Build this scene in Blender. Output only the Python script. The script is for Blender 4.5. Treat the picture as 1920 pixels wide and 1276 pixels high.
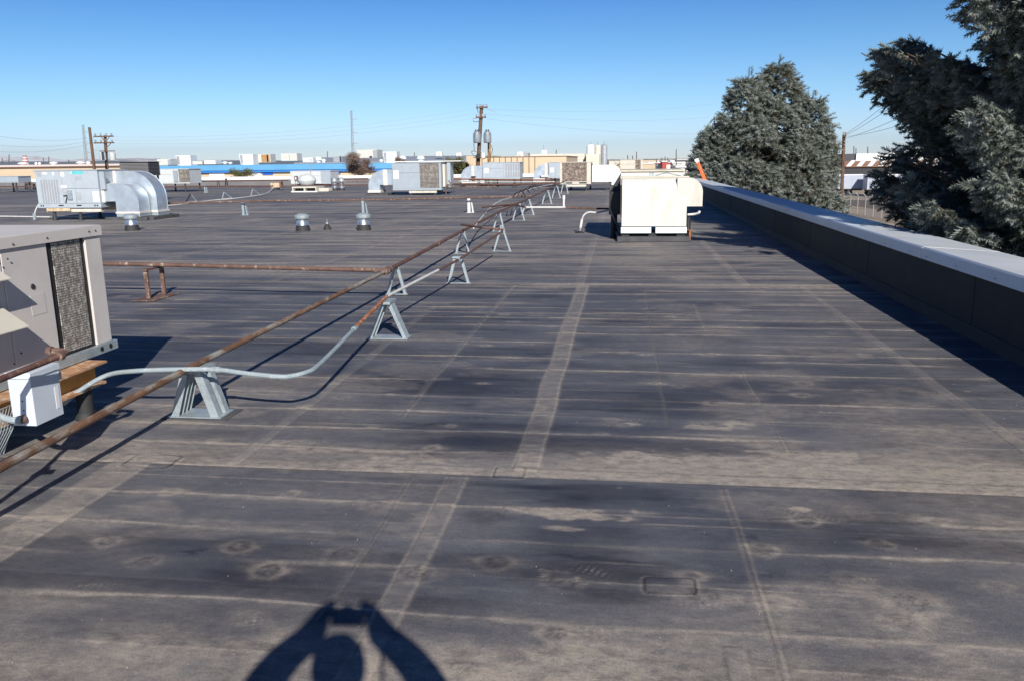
import bpy, bmesh, math, random
import numpy as np
from mathutils import Vector, Matrix
random.seed(7); rng = np.random.default_rng(7)
R = math.radians
scene = bpy.context.scene
for o in list(bpy.data.objects): bpy.data.objects.remove(o)
C = scene.collection

# ------------------------------------------------------------------ camera, sky, sun, exposure
H = 1.65; F = 1530.0; PITCH = R(12.4); YAW = R(7.7); ROLL = R(-0.75)
cp, sp, cy, sy, cr, sr = math.cos(PITCH), math.sin(PITCH), math.cos(YAW), math.sin(YAW), math.cos(ROLL), math.sin(ROLL)
def ray(u, v):
    a = (u-960)/F; b = (638-v)/F
    x = a*cr - b*sr; y = a*sr + b*cr
    Y, Z = cp+sp*y, -sp+cp*y
    return (x*cy-Y*sy, x*sy+Y*cy, Z)
def G(u, v, z=0.0):                                   # point of the world at height z
    r = ray(u, v); t = (z-H)/r[2]; return (r[0]*t, r[1]*t, z)
def D(u, v, Y):                                       # point of the world at depth Y
    r = ray(u, v); t = Y/r[1]; return (r[0]*t, Y, H+r[2]*t)
cam = bpy.data.cameras.new('camera'); camo = bpy.data.objects.new('camera', cam); C.objects.link(camo)
cam.sensor_width = 36; cam.lens = 36*F/1920; cam.clip_start = 0.02; cam.clip_end = 90000
ex = Vector((cr, 0, 0)); 
right = Vector((cy, sy, 0)); fwd = Vector((-sy*cp, cy*cp, -sp)); up = Vector((-sy*sp, cy*sp, cp))
r2 = right*cr + up*sr; u2 = -right*sr + up*cr
M = Matrix((r2, u2, -fwd)).transposed().to_4x4(); M.translation = Vector((0, 0, H)); camo.matrix_world = M
scene.camera = camo
SUN_EL = R(29.9); SUN_AZ = R(20.4)                    # shadows fall forward and this much to the left
w = bpy.data.worlds.new('World'); scene.world = w; w.use_nodes = True
nt = w.node_tree; bg = nt.nodes['Background']; sky = nt.nodes.new('ShaderNodeTexSky'); sky.sky_type = 'NISHITA'
sky.sun_disc = False; sky.sun_elevation = SUN_EL; sky.sun_rotation = math.pi - SUN_AZ
sky.altitude = 1600; sky.air_density = 1.0; sky.dust_density = 0.35; sky.ozone_density = 2.0
gm = nt.nodes.new('ShaderNodeNewGeometry'); sx_ = nt.nodes.new('ShaderNodeSeparateXYZ'); nt.links.new(gm.outputs['Incoming'], sx_.inputs[0])
ab = nt.nodes.new('ShaderNodeMath'); ab.operation = 'ABSOLUTE'; nt.links.new(sx_.outputs['Z'], ab.inputs[0])
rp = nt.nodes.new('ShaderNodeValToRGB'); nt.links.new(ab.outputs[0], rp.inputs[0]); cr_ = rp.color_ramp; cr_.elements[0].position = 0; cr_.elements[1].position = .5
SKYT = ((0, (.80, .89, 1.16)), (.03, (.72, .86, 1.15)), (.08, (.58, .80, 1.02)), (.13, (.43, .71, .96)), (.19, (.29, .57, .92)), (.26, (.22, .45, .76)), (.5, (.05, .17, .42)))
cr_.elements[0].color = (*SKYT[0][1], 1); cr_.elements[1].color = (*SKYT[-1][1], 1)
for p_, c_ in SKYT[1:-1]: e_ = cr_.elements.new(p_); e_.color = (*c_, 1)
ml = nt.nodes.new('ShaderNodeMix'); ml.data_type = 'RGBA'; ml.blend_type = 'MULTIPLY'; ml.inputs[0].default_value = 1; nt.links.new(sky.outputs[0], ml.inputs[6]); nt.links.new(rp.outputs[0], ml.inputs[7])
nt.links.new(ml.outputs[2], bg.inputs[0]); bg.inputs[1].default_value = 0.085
sl = bpy.data.lights.new('sun', 'SUN'); sl.energy = 4.2; sl.angle = R(0.53); sl.color = (1.0, 0.955, 0.88)
so = bpy.data.objects.new('sun', sl); C.objects.link(so); so.location = (20, -40, 40)
sd = Vector((-math.sin(SUN_AZ)*math.cos(SUN_EL), math.cos(SUN_AZ)*math.cos(SUN_EL), -math.sin(SUN_EL)))
so.rotation_euler = sd.to_track_quat('-Z', 'Y').to_euler()
scene.view_settings.view_transform = 'Standard'; scene.view_settings.look = 'None'
scene.view_settings.exposure = 0.44; scene.view_settings.gamma = 1.0
scene.cycles.volume_bounces = 0

# ------------------------------------------------------------------ materials
MATS = {}
def mat(name, col, rough=0.6, metal=0.0, var=0.12, scale=3.0, col2=None, mix_scale=6.0, thr=(0.45, 0.6), bump=0.0, bscale=40.0, stretch=(1, 1, 1), spec=0.5, detail=5):
    m = bpy.data.materials.new(name); m.use_nodes = True; n = m.node_tree.nodes; l = m.node_tree.links
    b = n['Principled BSDF']; b.inputs['Roughness'].default_value = rough; b.inputs['Metallic'].default_value = metal
    b.inputs['Specular IOR Level'].default_value = spec
    tc = n.new('ShaderNodeTexCoord'); mp = n.new('ShaderNodeMapping'); mp.inputs['Scale'].default_value = stretch
    l.new(tc.outputs['Object'], mp.inputs[0])
    no = n.new('ShaderNodeTexNoise'); no.inputs['Scale'].default_value = scale; no.inputs['Detail'].default_value = detail
    l.new(mp.outputs[0], no.inputs['Vector'])
    mr = n.new('ShaderNodeMapRange'); mr.inputs['From Min'].default_value = 0.3; mr.inputs['From Max'].default_value = 0.7
    mr.inputs['To Min'].default_value = 1-var; mr.inputs['To Max'].default_value = 1+var
    l.new(no.outputs['Fac'], mr.inputs[0])
    mx = n.new('ShaderNodeMix'); mx.data_type = 'RGBA'; mx.blend_type = 'MULTIPLY'; mx.inputs[0].default_value = 1
    mx.inputs[6].default_value = (*col, 1); l.new(mr.outputs[0], mx.inputs[7]); out = mx.outputs[2]
    if col2:
        n2 = n.new('ShaderNodeTexNoise'); n2.inputs['Scale'].default_value = mix_scale; n2.inputs['Detail'].default_value = 6
        n2.inputs['Roughness'].default_value = 0.65; l.new(mp.outputs[0], n2.inputs['Vector'])
        m2 = n.new('ShaderNodeMapRange'); m2.inputs['From Min'].default_value = thr[0]; m2.inputs['From Max'].default_value = thr[1]
        l.new(n2.outputs['Fac'], m2.inputs[0])
        x2 = n.new('ShaderNodeMix'); x2.data_type = 'RGBA'; l.new(m2.outputs[0], x2.inputs[0]); l.new(out, x2.inputs[6]); x2.inputs[7].default_value = (*col2, 1)
        out = x2.outputs[2]
    l.new(out, b.inputs['Base Color'])
    r3 = n.new('ShaderNodeMapRange'); r3.inputs['To Min'].default_value = max(0.02, rough-0.08); r3.inputs['To Max'].default_value = min(1, rough+0.1)
    l.new(no.outputs['Fac'], r3.inputs[0]); l.new(r3.outputs[0], b.inputs['Roughness'])
    if bump:
        n3 = n.new('ShaderNodeTexNoise'); n3.inputs['Scale'].default_value = bscale; n3.inputs['Detail'].default_value = 4
        l.new(mp.outputs[0], n3.inputs['Vector']); bp = n.new('ShaderNodeBump'); bp.inputs['Strength'].default_value = bump
        bp.inputs['Distance'].default_value = 0.01; l.new(n3.outputs['Fac'], bp.inputs['Height']); l.new(bp.outputs[0], b.inputs['Normal'])
    MATS[name] = m; return m
mat('beige', (.64, .595, .565), .5, var=.06, scale=2.5, col2=(.56, .515, .48), mix_scale=3, thr=(.5, .8), spec=.3)
mat('hood_beige', (.62, .58, .50), .55, var=.06)
mat('cream', (.66, .64, .585), .5, var=.05, scale=2, col2=(.52, .46, .37), mix_scale=2.2, thr=(.52, .8), stretch=(2.2, 2.2, .35), spec=.3)
mat('creamtop', (.60, .56, .46), .6, var=.08, col2=(.45, .38, .28), mix_scale=4, thr=(.5, .75))
mat('white', (.80, .80, .78), .5, var=.04, spec=.3)
mat('boxwhite', (.60, .66, .74), .4, var=.05, scale=6, col2=(.55, .58, .62), mix_scale=12, thr=(.58, .75))
mat('unitgrey', (.42, .47, .52), .45, var=.05, scale=3, col2=(.36, .39, .42), mix_scale=5, thr=(.52, .75), spec=.35)
mat('unitgrey2', (.36, .41, .46), .45, var=.05, scale=3)
mat('unitwhite', (.58, .60, .60), .5, var=.05, scale=3)
mat('galv', (.62, .66, .70), .3, 0.85, var=.12, scale=5, bump=.08, bscale=6)
mat('galvflat', (.36, .42, .45), .45, 0.35, var=.12, scale=9, col2=(.45, .50, .53), mix_scale=25, thr=(.45, .6))
mat('duct', (.52, .58, .64), .42, 0.55, var=.14, scale=3.5, bump=.15, bscale=3)
mat('seal', (.66, .62, .58), .7, var=.12, scale=12)
mat('rust', (.115, .058, .047), .75, var=.35, scale=14, col2=(.26, .16, .11), mix_scale=22, thr=(.55, .68), bump=.3, bscale=60)
mat('rustpaint', (.16, .085, .05), .7, var=.3, scale=16, col2=(.30, .29, .26), mix_scale=9, thr=(.47, .62), bump=.35, bscale=50, stretch=(1, .35, 1))
mat('orangerust', (.36, .13, .05), .75, var=.3, scale=18, col2=(.5, .42, .36), mix_scale=14, thr=(.55, .66), bump=.3, bscale=50)
mat('brownpipe', (.14, .08, .062), .7, var=.25, scale=10, col2=(.42, .34, .26), mix_scale=12, thr=(.56, .68), bump=.2)
mat('pvc', (.30, .36, .39), .45, var=.06, scale=8, col2=(.5, .53, .53), mix_scale=20, thr=(.55, .7))
mat('pvcpale', (.62, .62, .60), .5, var=.1, scale=10, col2=(.35, .2, .13), mix_scale=16, thr=(.58, .66))
mat('ochre', (.50, .28, .075), .6, var=.15, scale=8, col2=(.35, .16, .08), mix_scale=10, thr=(.55, .7))
mat('flange', (.45, .24, .13), .7, var=.25, scale=12, col2=(.62, .5, .36), mix_scale=14, thr=(.52, .62))
mat('black', (.018, .018, .02), .6, var=.2, scale=10)
mat('rubber', (.03, .03, .032), .7, var=.25, scale=14)
mat('curb', (.075, .075, .08), .8, var=.25, scale=6)
mat('dark', (.035, .035, .04), .7, var=.2)
mat('wood', (.55, .40, .24), .75, var=.2, scale=8, col2=(.68, .58, .44), mix_scale=9, thr=(.48, .6))
mat('palewood', (.62, .58, .50), .75, var=.15, scale=8)
mat('pole', (.17, .095, .06), .9, var=.35, scale=4, stretch=(3, 3, .3), col2=(.07, .045, .03), mix_scale=3, thr=(.5, .6))
mat('polepale', (.40, .22, .10), .9, var=.2, scale=4, stretch=(3, 3, .3))
mat('xfmr', (.24, .27, .30), .5, .2, var=.1)
mat('wire', (.10, .10, .11), .6, var=.1)
mat('steelfar', (.30, .31, .33), .6, var=.1)
mat('coping', (.62, .68, .76), .42, .1, var=.08, scale=1.3, col2=(.70, .72, .74), mix_scale=2.4, thr=(.45, .7), spec=.5)
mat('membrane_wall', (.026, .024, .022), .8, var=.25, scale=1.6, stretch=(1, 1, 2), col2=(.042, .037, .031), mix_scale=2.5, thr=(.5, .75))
mat('brick', (.28, .2, .15), .85, var=.15)
mat('parapetgrey', (.17, .165, .17), .8, var=.12, scale=1)
mat('tanwall', (.58, .46, .32), .85, var=.06, scale=.4)
mat('tanwall2', (.62, .49, .34), .85, var=.05, scale=.3)
mat('panelgap', (.24, .18, .12), .9)
mat('creamwall', (.66, .61, .52), .85, var=.05, scale=.3)
mat('blue', (.03, .20, .60), .5, var=.06, scale=.5)
mat('bluelight', (.12, .36, .62), .5, var=.06, scale=.5)
mat('pinkroof', (.60, .52, .50), .85, var=.06, scale=.3)
mat('brownfascia', (.24, .13, .09), .8)
mat('roofgrey', (.30, .33, .38), .8, var=.06, scale=.2)
mat('bgwhite', (.72, .70, .66), .6, var=.05)
mat('bgcream', (.60, .56, .48), .6, var=.08)
mat('bggrey', (.32, .33, .35), .6, var=.08)
mat('orange', (.80, .16, .03), .5, var=.08, scale=6)
mat('red', (.45, .06, .05), .6)
mat('trailer', (.42, .46, .55), .45, var=.05, scale=.7)
mat('bluewindow', (.02, .14, .62), .3)
mat('teal', (.12, .55, .58), .5)
mat('sticker', (.82, .82, .84), .5, var=.03)
mat('fadedlabel', (.36, .39, .42), .6)
mat('silomet', (.50, .52, .55), .35, .4)
mat('bark', (.10, .065, .045), .95, var=.35, scale=9, bump=.6, bscale=18, stretch=(2, 2, .4))
mat('skin', (.45, .28, .20), .55); mat('jacket', (.06, .07, .10), .8); mat('jeans', (.05, .07, .13), .85); mat('hair', (.05, .035, .025), .7)
# coil guards: fine cells of light and dark fins
def coilmat(name, ca, cb, cell, thr=.5, patch=None):
    m = bpy.data.materials.new(name); m.use_nodes = True; n = m.node_tree.nodes; l = m.node_tree.links; b = n['Principled BSDF']
    b.inputs['Roughness'].default_value = .6
    tc = n.new('ShaderNodeTexCoord'); mp = n.new('ShaderNodeMapping'); mp.inputs['Scale'].default_value = cell
    l.new(tc.outputs['Object'], mp.inputs[0]); vo = n.new('ShaderNodeTexVoronoi'); vo.inputs['Scale'].default_value = 1; vo.inputs['Randomness'].default_value = .35
    l.new(mp.outputs[0], vo.inputs['Vector']); n2 = n.new('ShaderNodeTexNoise'); n2.inputs['Scale'].default_value = .33; n2.inputs['Detail'].default_value = 5
    l.new(mp.outputs[0], n2.inputs['Vector'])
    ad = n.new('ShaderNodeMath'); ad.operation = 'ADD'; l.new(vo.outputs['Distance'], ad.inputs[0]); l.new(n2.outputs['Fac'], ad.inputs[1])
    mr = n.new('ShaderNodeMapRange'); mr.inputs['From Min'].default_value = thr+.25; mr.inputs['From Max'].default_value = thr+.65; l.new(ad.outputs[0], mr.inputs[0])
    mx = n.new('ShaderNodeMix'); mx.data_type = 'RGBA'; l.new(mr.outputs[0], mx.inputs[0]); mx.inputs[6].default_value = (*cb, 1); mx.inputs[7].default_value = (*ca, 1)
    l.new(mx.outputs[2], b.inputs['Base Color']); MATS[name] = m
coilmat('coil_near', (.15, .13, .115), (.66, .63, .57), (1, 110, 62), .36)
coilmat('coil_mid', (.13, .115, .10), (.33, .30, .26), (14, 14, 14), .45)
coilmat('coil_brown', (.075, .045, .035), (.42, .34, .28), (16, 16, 22), .48)

# roof membrane
def roofmat():
    m = bpy.data.materials.new('roof_membrane'); m.use_nodes = True; n = m.node_tree.nodes; l = m.node_tree.links; b = n['Principled BSDF']
    tc = n.new('ShaderNodeTexCoord')
    def noise(scale, stretch, detail=6, rough=.6):
        mp = n.new('ShaderNodeMapping'); mp.inputs['Scale'].default_value = stretch; l.new(tc.outputs['Object'], mp.inputs[0])
        t = n.new('ShaderNodeTexNoise'); t.inputs['Scale'].default_value = scale; t.inputs['Detail'].default_value = detail; t.inputs['Roughness'].default_value = rough
        l.new(mp.outputs[0], t.inputs['Vector']); return t.outputs['Fac']
    def mr(s, a, b_, c=0, d=1):
        t = n.new('ShaderNodeMapRange'); t.inputs['From Min'].default_value = a; t.inputs['From Max'].default_value = b_
        t.inputs['To Min'].default_value = c; t.inputs['To Max'].default_value = d; l.new(s, t.inputs[0]); return t.outputs[0]
    def mix(f, a, b_, bt='MIX'):
        t = n.new('ShaderNodeMix'); t.data_type = 'RGBA'; t.blend_type = bt
        for s, i in ((f, 0), (a, 6), (b_, 7)):
            if isinstance(s, (int, float)): t.inputs[i].default_value = s
            elif isinstance(s, tuple): t.inputs[i].default_value = (*s, 1)
            else: l.new(s, t.inputs[i])
        return t.outputs[2]
    def at(nm):
        t = n.new('ShaderNodeAttribute'); t.attribute_name = nm; return t.outputs['Fac']
    base = mix(mr(noise(.9, (1, 1.3, 1)), .35, .7), (.066, .071, .092), (.130, .134, .152))
    base = mix(mr(noise(3.0, (.8, 5, 1)), .54, .74, 0, .35), base, (.24, .22, .21))
    base = mix(at('dark'), base, (.029, .031, .045))
    dn = mr(noise(13, (.8, 1.4, 1), 9, .78), .32, .68, .35, 1.5); dmul = n.new('ShaderNodeMath'); dmul.operation = 'MULTIPLY'; dmul.use_clamp = True; l.new(at('dust'), dmul.inputs[0]); l.new(dn, dmul.inputs[1])
    base = mix(dmul.outputs[0], base, (.37, .32, .27))
    base = mix(at('crack'), base, (.022, .021, .022))
    gr = mr(noise(160, (1, 1, 1), 3, .75), .3, .7, .72, 1.28); base = mix(1.0, base, gr, 'MULTIPLY')
    g2 = mr(noise(16, (.9, 1.5, 1), 10, .8), .3, .7, .80, 1.20); base = mix(1.0, base, g2, 'MULTIPLY')
    sc = mr(noise(5, (1.2, 9, 1), 8, .75), .62, .78, 0, .35); base = mix(sc, base, (.035, .035, .042))
    l.new(base, b.inputs['Base Color']); l.new(mr(noise(4, (1, 2, 1)), .3, .7, .55, .78), b.inputs['Roughness']); b.inputs['Specular IOR Level'].default_value = .35
    bp = n.new('ShaderNodeBump'); bp.inputs['Strength'].default_value = .25; bp.inputs['Distance'].default_value = .004
    l.new(noise(60, (1, 1, 1), 4, .7), bp.inputs['Height']); l.new(bp.outputs[0], b.inputs['Normal']); MATS['roof'] = m
roofmat()

# ------------------------------------------------------------------ mesh builder
class MB:
    def __init__(s): s.v = []; s.f = []; s.m = []
    def add(s, vs, fs, mi=0):
        k = len(s.v); s.v += [tuple(p) for p in vs]; s.f += [tuple(k+i for i in f) for f in fs]; s.m += [mi]*len(fs); return s
    def box(s, x0, x1, y0, y1, z0, z1, mi=0):
        vs = [(x, y, z) for z in (z0, z1) for y in (y0, y1) for x in (x0, x1)]
        return s.add(vs, [(0, 2, 3, 1), (4, 5, 7, 6), (0, 1, 5, 4), (2, 6, 7, 3), (0, 4, 6, 2), (1, 3, 7, 5)], mi)
    def beam(s, a, b, wx, wy, mi=0, upv=(0, 0, 1)):     # bar with rectangular section between two points
        a, b = Vector(a), Vector(b); d = (b-a).normalized(); upv = Vector(upv)
        if abs(d.dot(upv)) > .98: upv = Vector((0, 1, 0))
        sx = d.cross(upv).normalized()*wx/2; sz = sx.cross(d).normalized()*wy/2
        vs = [p+i*sx+j*sz for p in (a, b) for i, j in ((-1, -1), (1, -1), (1, 1), (-1, 1))]
        return s.add(vs, [(0, 3, 2, 1), (4, 5, 6, 7), (0, 1, 5, 4), (1, 2, 6, 5), (2, 3, 7, 6), (3, 0, 4, 7)], mi)
    def tube(s, pts, r, n=10, mi=0, caps=True):
        pts = [Vector(p) for p in pts]; rs = r if isinstance(r, (list, tuple)) else [r]*len(pts); rings = []; prev = None
        for i, p in enumerate(pts):
            d = (pts[min(i+1, len(pts)-1)]-pts[max(i-1, 0)]).normalized()
            if prev is None: q = d.orthogonal().normalized()
            else: q = (prev-d*prev.dot(d)).normalized()
            prev = q; e = d.cross(q); k = len(s.v)
            for j in range(n):
                a = 2*math.pi*j/n; s.v.append(tuple(p+rs[i]*(math.cos(a)*q+math.sin(a)*e)))
            rings.append(k)
        for a, b in zip(rings, rings[1:]):
            for j in range(n): s.f.append((a+j, a+(j+1) % n, b+(j+1) % n, b+j)); s.m.append(mi)
        if caps:
            s.f.append(tuple(rings[0]+j for j in reversed(range(n)))); s.f.append(tuple(rings[-1]+j for j in range(n))); s.m += [mi, mi]
        return s
    def lathe(s, prof, c=(0, 0, 0), n=20, mi=0):         # prof: (r, z) from bottom to top
        k0 = len(s.v)
        for r, z in prof:
            for j in range(n):
                a = 2*math.pi*j/n; s.v.append((c[0]+r*math.cos(a), c[1]+r*math.sin(a), c[2]+z))
        for i in range(len(prof)-1):
            for j in range(n): s.f.append((k0+i*n+j, k0+i*n+(j+1) % n, k0+(i+1)*n+(j+1) % n, k0+(i+1)*n+j)); s.m.append(mi)
        s.f.append(tuple(k0+j for j in reversed(range(n)))); s.f.append(tuple(k0+(len(prof)-1)*n+j for j in range(n))); s.m += [mi, mi]
        return s
    def prism(s, poly, axis, a, b, mi=0):                # polygon in the two other axes pushed along axis
        n = len(poly)
        def P(p, t): return {'y': (p[0], t, p[1]), 'x': (t, p[0], p[1]), 'z': (p[0], p[1], t)}[axis]
        ar = sum(poly[i][0]*poly[(i+1) % n][1]-poly[(i+1) % n][0]*poly[i][1] for i in range(n))
        vs = [P(p, a) for p in poly]+[P(p, b) for p in poly]
        fs = [tuple(range(n)), tuple(reversed(range(n, 2*n)))]+[(i, i+n, (i+1) % n+n, (i+1) % n) for i in range(n)]
        k = len(s.v); s.add(vs, fs, mi); return s
    def build(s, name, m, parent=None, loc=None, bevel=0, smooth=35):
        me = bpy.data.meshes.new(name); off = Vector((0, 0, 0))
        if loc is not None: off = Vector(loc)
        elif parent is not None: off = Vector(parent['_o'])
        me.from_pydata([tuple(Vector(p)-off) for p in s.v], [], s.f)
        for mm in (m if isinstance(m, (list, tuple)) else [m]): me.materials.append(MATS[mm] if isinstance(mm, str) else mm)
        me.polygons.foreach_set('material_index', s.m)
        bm = bmesh.new(); bm.from_mesh(me); bmesh.ops.recalc_face_normals(bm, faces=bm.faces); bm.to_mesh(me); bm.free()
        me.polygons.foreach_set('use_smooth', [True]*len(me.polygons)); me.set_sharp_from_angle(angle=R(smooth)); me.update()
        o = bpy.data.objects.new(name, me); C.objects.link(o)
        if parent is not None:
            o.parent = parent
            if '_s' in parent: o.location = -Vector(parent['_s'])*0
        if loc is not None: o.location = off
        if bevel:
            bv = o.modifiers.new('bevel', 'BEVEL'); bv.width = bevel; bv.segments = 2; bv.limit_method = 'ANGLE'; bv.angle_limit = R(40)
        return o
def tag(o, label=None, cat=None, group=None, kind=None):
    if label: o['label'] = label
    if cat: o['category'] = cat
    if group: o['group'] = group
    if kind: o['kind'] = kind
    return o
def thing(name, label, cat, loc, group=None):
    o = bpy.data.objects.new(name, None); C.objects.link(o); o.location = loc; o.empty_display_size = .2
    o['_o'] = tuple(loc); return tag(o, label, cat, group)
def single(mb, name, m, label, cat, loc, group=None, bevel=0): return tag(mb.build(name, m, loc=loc, bevel=bevel), label, cat, group)
def sub(mb, name, m, part, th, bevel=0):               # sub-part: coordinates still in the world, offset of the thing
    o = mb.build(name, m, loc=th['_o'], bevel=bevel); o.location = (0, 0, 0); o.parent = part; return o
def arc(cx, cz, r, a0, a1, n=10): return [(cx+r*math.cos(R(a0+(a1-a0)*i/n)), cz+r*math.sin(R(a0+(a1-a0)*i/n))) for i in range(n+1)]
def bez(pts, n=8):                                    # smooth curve through points
    P = [Vector(p) for p in pts]; P = [2*P[0]-P[1]]+P+[2*P[-1]-P[-2]]; out = []
    for i in range(1, len(P)-2):
        for k in range(n):
            t = k/n; a, b, c, d = P[i-1], P[i], P[i+1], P[i+2]
            out.append(.5*((2*b)+(c-a)*t+(2*a-5*b+4*c-d)*t*t+(3*b-a-3*c+d)*t**3))
    return out+[P[-2]]

# ------------------------------------------------------------------ numpy noise for the membrane
def vnoise(x, y, seed):
    xi = np.floor(x).astype(np.int64); yi = np.floor(y).astype(np.int64); fx = x-xi; fy = y-yi
    fx = fx*fx*(3-2*fx); fy = fy*fy*(3-2*fy)
    def h(a, b):
        n = (a*374761393+b*668265263+seed*982451653) & 0xffffffff; n = ((n ^ (n >> 13))*1274126177) & 0xffffffff
        return ((n ^ (n >> 16)) & 0xffff)/65535.0
    return (h(xi, yi)*(1-fx)+h(xi+1, yi)*fx)*(1-fy)+(h(xi, yi+1)*(1-fx)+h(xi+1, yi+1)*fx)*fy
def fbm(x, y, seed, o=4):
    s = 0; a = .5; t = 0
    for i in range(o): s = s+a*vnoise(x*2**i, y*2**i, seed+i*17); t += a; a *= .55
    return s/t
def sstep(a, b, x): t = np.clip((x-a)/(b-a), 0, 1); return t*t*(3-2*t)

# ------------------------------------------------------------------ the roof we stand on
PX = 3.25; FY = 61.0                                   # inner face of the right parapet, of the far parapet
def roof():
    xs = np.concatenate([-3.6-np.cumsum(.012*1.0075**np.arange(520)), np.arange(-3.6, PX, .0085), [PX+.02]])
    xs = np.unique(xs[xs > -75]); xs = np.concatenate([[-76], xs])
    ys = [-12, -6, -3, -1, 0, .8, 1.4]; y = 1.9
    while y < FY: ys.append(y); y *= 1.0034
    ys = np.array(ys+[FY+.3]); nx, ny = len(xs), len(ys)
    X, Y = np.meshgrid(xs, ys); X = X.ravel(); Y = Y.ravel()
    dust = np.zeros_like(X); dark = np.zeros_like(X); crack = np.zeros_like(X); Z = np.zeros_like(X)
    fade = 1/(1+np.exp((Y-26)/6))
    # big soft dust and clean areas
    big = fbm(X*.45+3, Y*.40, 11, 5); dust += .32*sstep(.52, .80, big)*(.5+.5*sstep(0, 3, X+3))
    dust += .24*sstep(.56, .68, fbm(X*1.1, Y*2.4, 23, 7)); dark += .5*sstep(.50, .66, fbm(X*.6+9, Y*2.6, 31, 7))
    dust += .30*sstep(3, -2, Y-3.6)*0
    # foreground sweep of dust, bottom of the view
    sw = Y+.28*(fbm(X*1.3, Y*1.1, 5, 4)-.5)*2-.03*X; lf = .25+.75*sstep(1.0, -.1, X); dust += .62*sstep(2.62, 2.42, sw)*(.5+.5*fbm(X*3, Y*3, 6))*lf; dust += .12*sstep(3.0, 2.6, sw)*lf
    # wrinkle lines running across
    yl = [2.12, 2.36, 2.68, 3.02, 3.33, 3.67]; t = 4.42
    rr = random.Random(5)
    while t < 34: yl.append(t); t += rr.uniform(.27, .42)
    for i, y0 in enumerate(yl):
        sel = np.abs(Y-y0) < .35; x = X[sel]; yy = Y[sel]
        wob = .05*(fbm(x*.7, np.full_like(x, i*3.1), 41, 3)-.5)*2+.012*(vnoise(x*4, np.full_like(x, i*2.7), 43)-.5)
        st = fbm(x*.55, np.full_like(x, i*5.3), 47, 3); st2 = vnoise(x*3.2, np.full_like(x, i*1.3), 49)
        amp = sstep(.34, .62, st)*(.55+.45*st2); wd = .006+.013*sstep(.5, .85, st2)+.001*y0
        d = yy-(y0+wob)
        ln = np.exp(-(d/wd)**2)*amp; halo = np.exp(-(d/(wd*5))**2)*amp*.28
        dust[sel] += .95*ln+.6*halo; Z[sel] += (.004*np.exp(-(d/.035)**2)*(.3+.7*amp))*fade[sel]
        crack[sel] += .35*np.exp(-((d+wd*1.6)/(wd*.6))**2)*amp*(st2 > .55)
    # finer broken wrinkles between them
    t = 2.1; i = 100
    while t < 30:
        y0 = t; t += rr.uniform(.07, .16)*(1+t*.02); i += 1; sel = np.abs(Y-y0) < .12+.01*y0; x = X[sel]; yy = Y[sel]
        a = sstep(.60, .74, fbm(x*.8+i*9.1, np.full_like(x, i*3.7), 53, 3))*(.4+.6*vnoise(x*5, np.full_like(x, i), 57))
        d = yy-y0-.03*(vnoise(x*.9, np.full_like(x, i), 59)-.5); wd = .004+.0009*y0; dust[sel] += .6*a*np.exp(-(d/wd)**2); Z[sel] += .0015*a*np.exp(-(d/.02)**2)*fade[sel]
    # tone of each lap between wrinkles: darker towards its far edge
    lap = (Y/.36+.3*fbm(X*.3, Y*.3, 63, 3)) % 1.0; dark += .28*sstep(.55, 1, lap)*sstep(.35, .6, fbm(X*.7, np.floor(Y/.36)*3.3, 64, 3))*fade
    # far streaks
    for (sx, sy_, sd_, a) in ((.25, 2.2, 61, .5), (.12, 1.1, 67, .4), (.5, 5, 71, .3)):
        dust += a*sstep(.55, .8, fbm(X*sx, Y*sy_, sd_, 4))*sstep(5, 14, Y)*.8
    dark += .30*sstep(.5, .75, fbm(X*.16, Y*1.4, 81, 4))*sstep(6, 14, Y); dark *= 1-.45*sstep(9, 15, Y); dust += .10*sstep(9, 16, Y)
    # seams: (x0, x1, y0, y1, edge strength, fill dust)
    def vstrip(x0, x1, ya, yb, ed, fill, wig=.012):
        m = (Y > ya) & (Y < yb) & (X > x0-.4) & (X < x1+.4); x, yv = X[m], Y[m]; wg = wig*(vnoise(yv*1.5, yv*0, 91)-.5)*2
        a, b = x0+wg, x1+wg*.6; ins = sstep(0, .006, x-a)*sstep(0, .006, b-x)
        dust[m] += fill*ins; dark[m] *= 1-.8*ins; Z[m] += .004*ins
        for e, k in ((a, 1.0), (b, .6)):
            dust[m] += ed*k*np.exp(-((x-e)/(.006+.0012*yv))**2); crack[m] += .3*k*np.exp(-((x-e-.008)/.006)**2)
    def hstrip(ya, yb, xa, xb, ed, fill, slope=0.0):
        m = (X > xa) & (X < xb) & (Y > ya-.6) & (Y < yb+.6); x, yv = X[m], Y[m]-slope*X[m]; wg = .01*(vnoise(x*1.2, x*0, 93)-.5)
        a, b = ya+wg, yb+wg; ins = sstep(0, .01, yv-a)*sstep(0, .01, b-yv)
        dust[m] += fill*ins; Z[m] += .004*ins
        for e, k in ((a, 1.0), (b, .35)):
            dust[m] += ed*k*np.exp(-((yv-e)/(.008+.001*e))**2); crack[m] += .4*k*np.exp(-((yv-e+.014)/.008)**2)
    vstrip(-.57, -.43, 4.16, 10.93, .6, .30); vstrip(-.60, -.50, 10.95, 60, .22, .10); vstrip(-.90, -.79, 1.0, 4.04, .5, .17)
    vstrip(2.26, 2.36, 4.1, 10.9, .16, .14); vstrip(1.58, 1.69, 10.95, 60, .2, .18); vstrip(.53, .56, 1.0, 4.02, .28, .05); vstrip(.36, .44, 1, 2.6, .04, .10)
    vstrip(-2.86, -2.62, .5, 4.09, .35, .38); vstrip(-2.2, -2.12, 4.1, 9.2, .12, .10); vstrip(-1.45, -1.41, 5.0, 10.9, .2, .06); vstrip(-1.1, -1.08, 2.6, 4.0, .15, .0)
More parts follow.
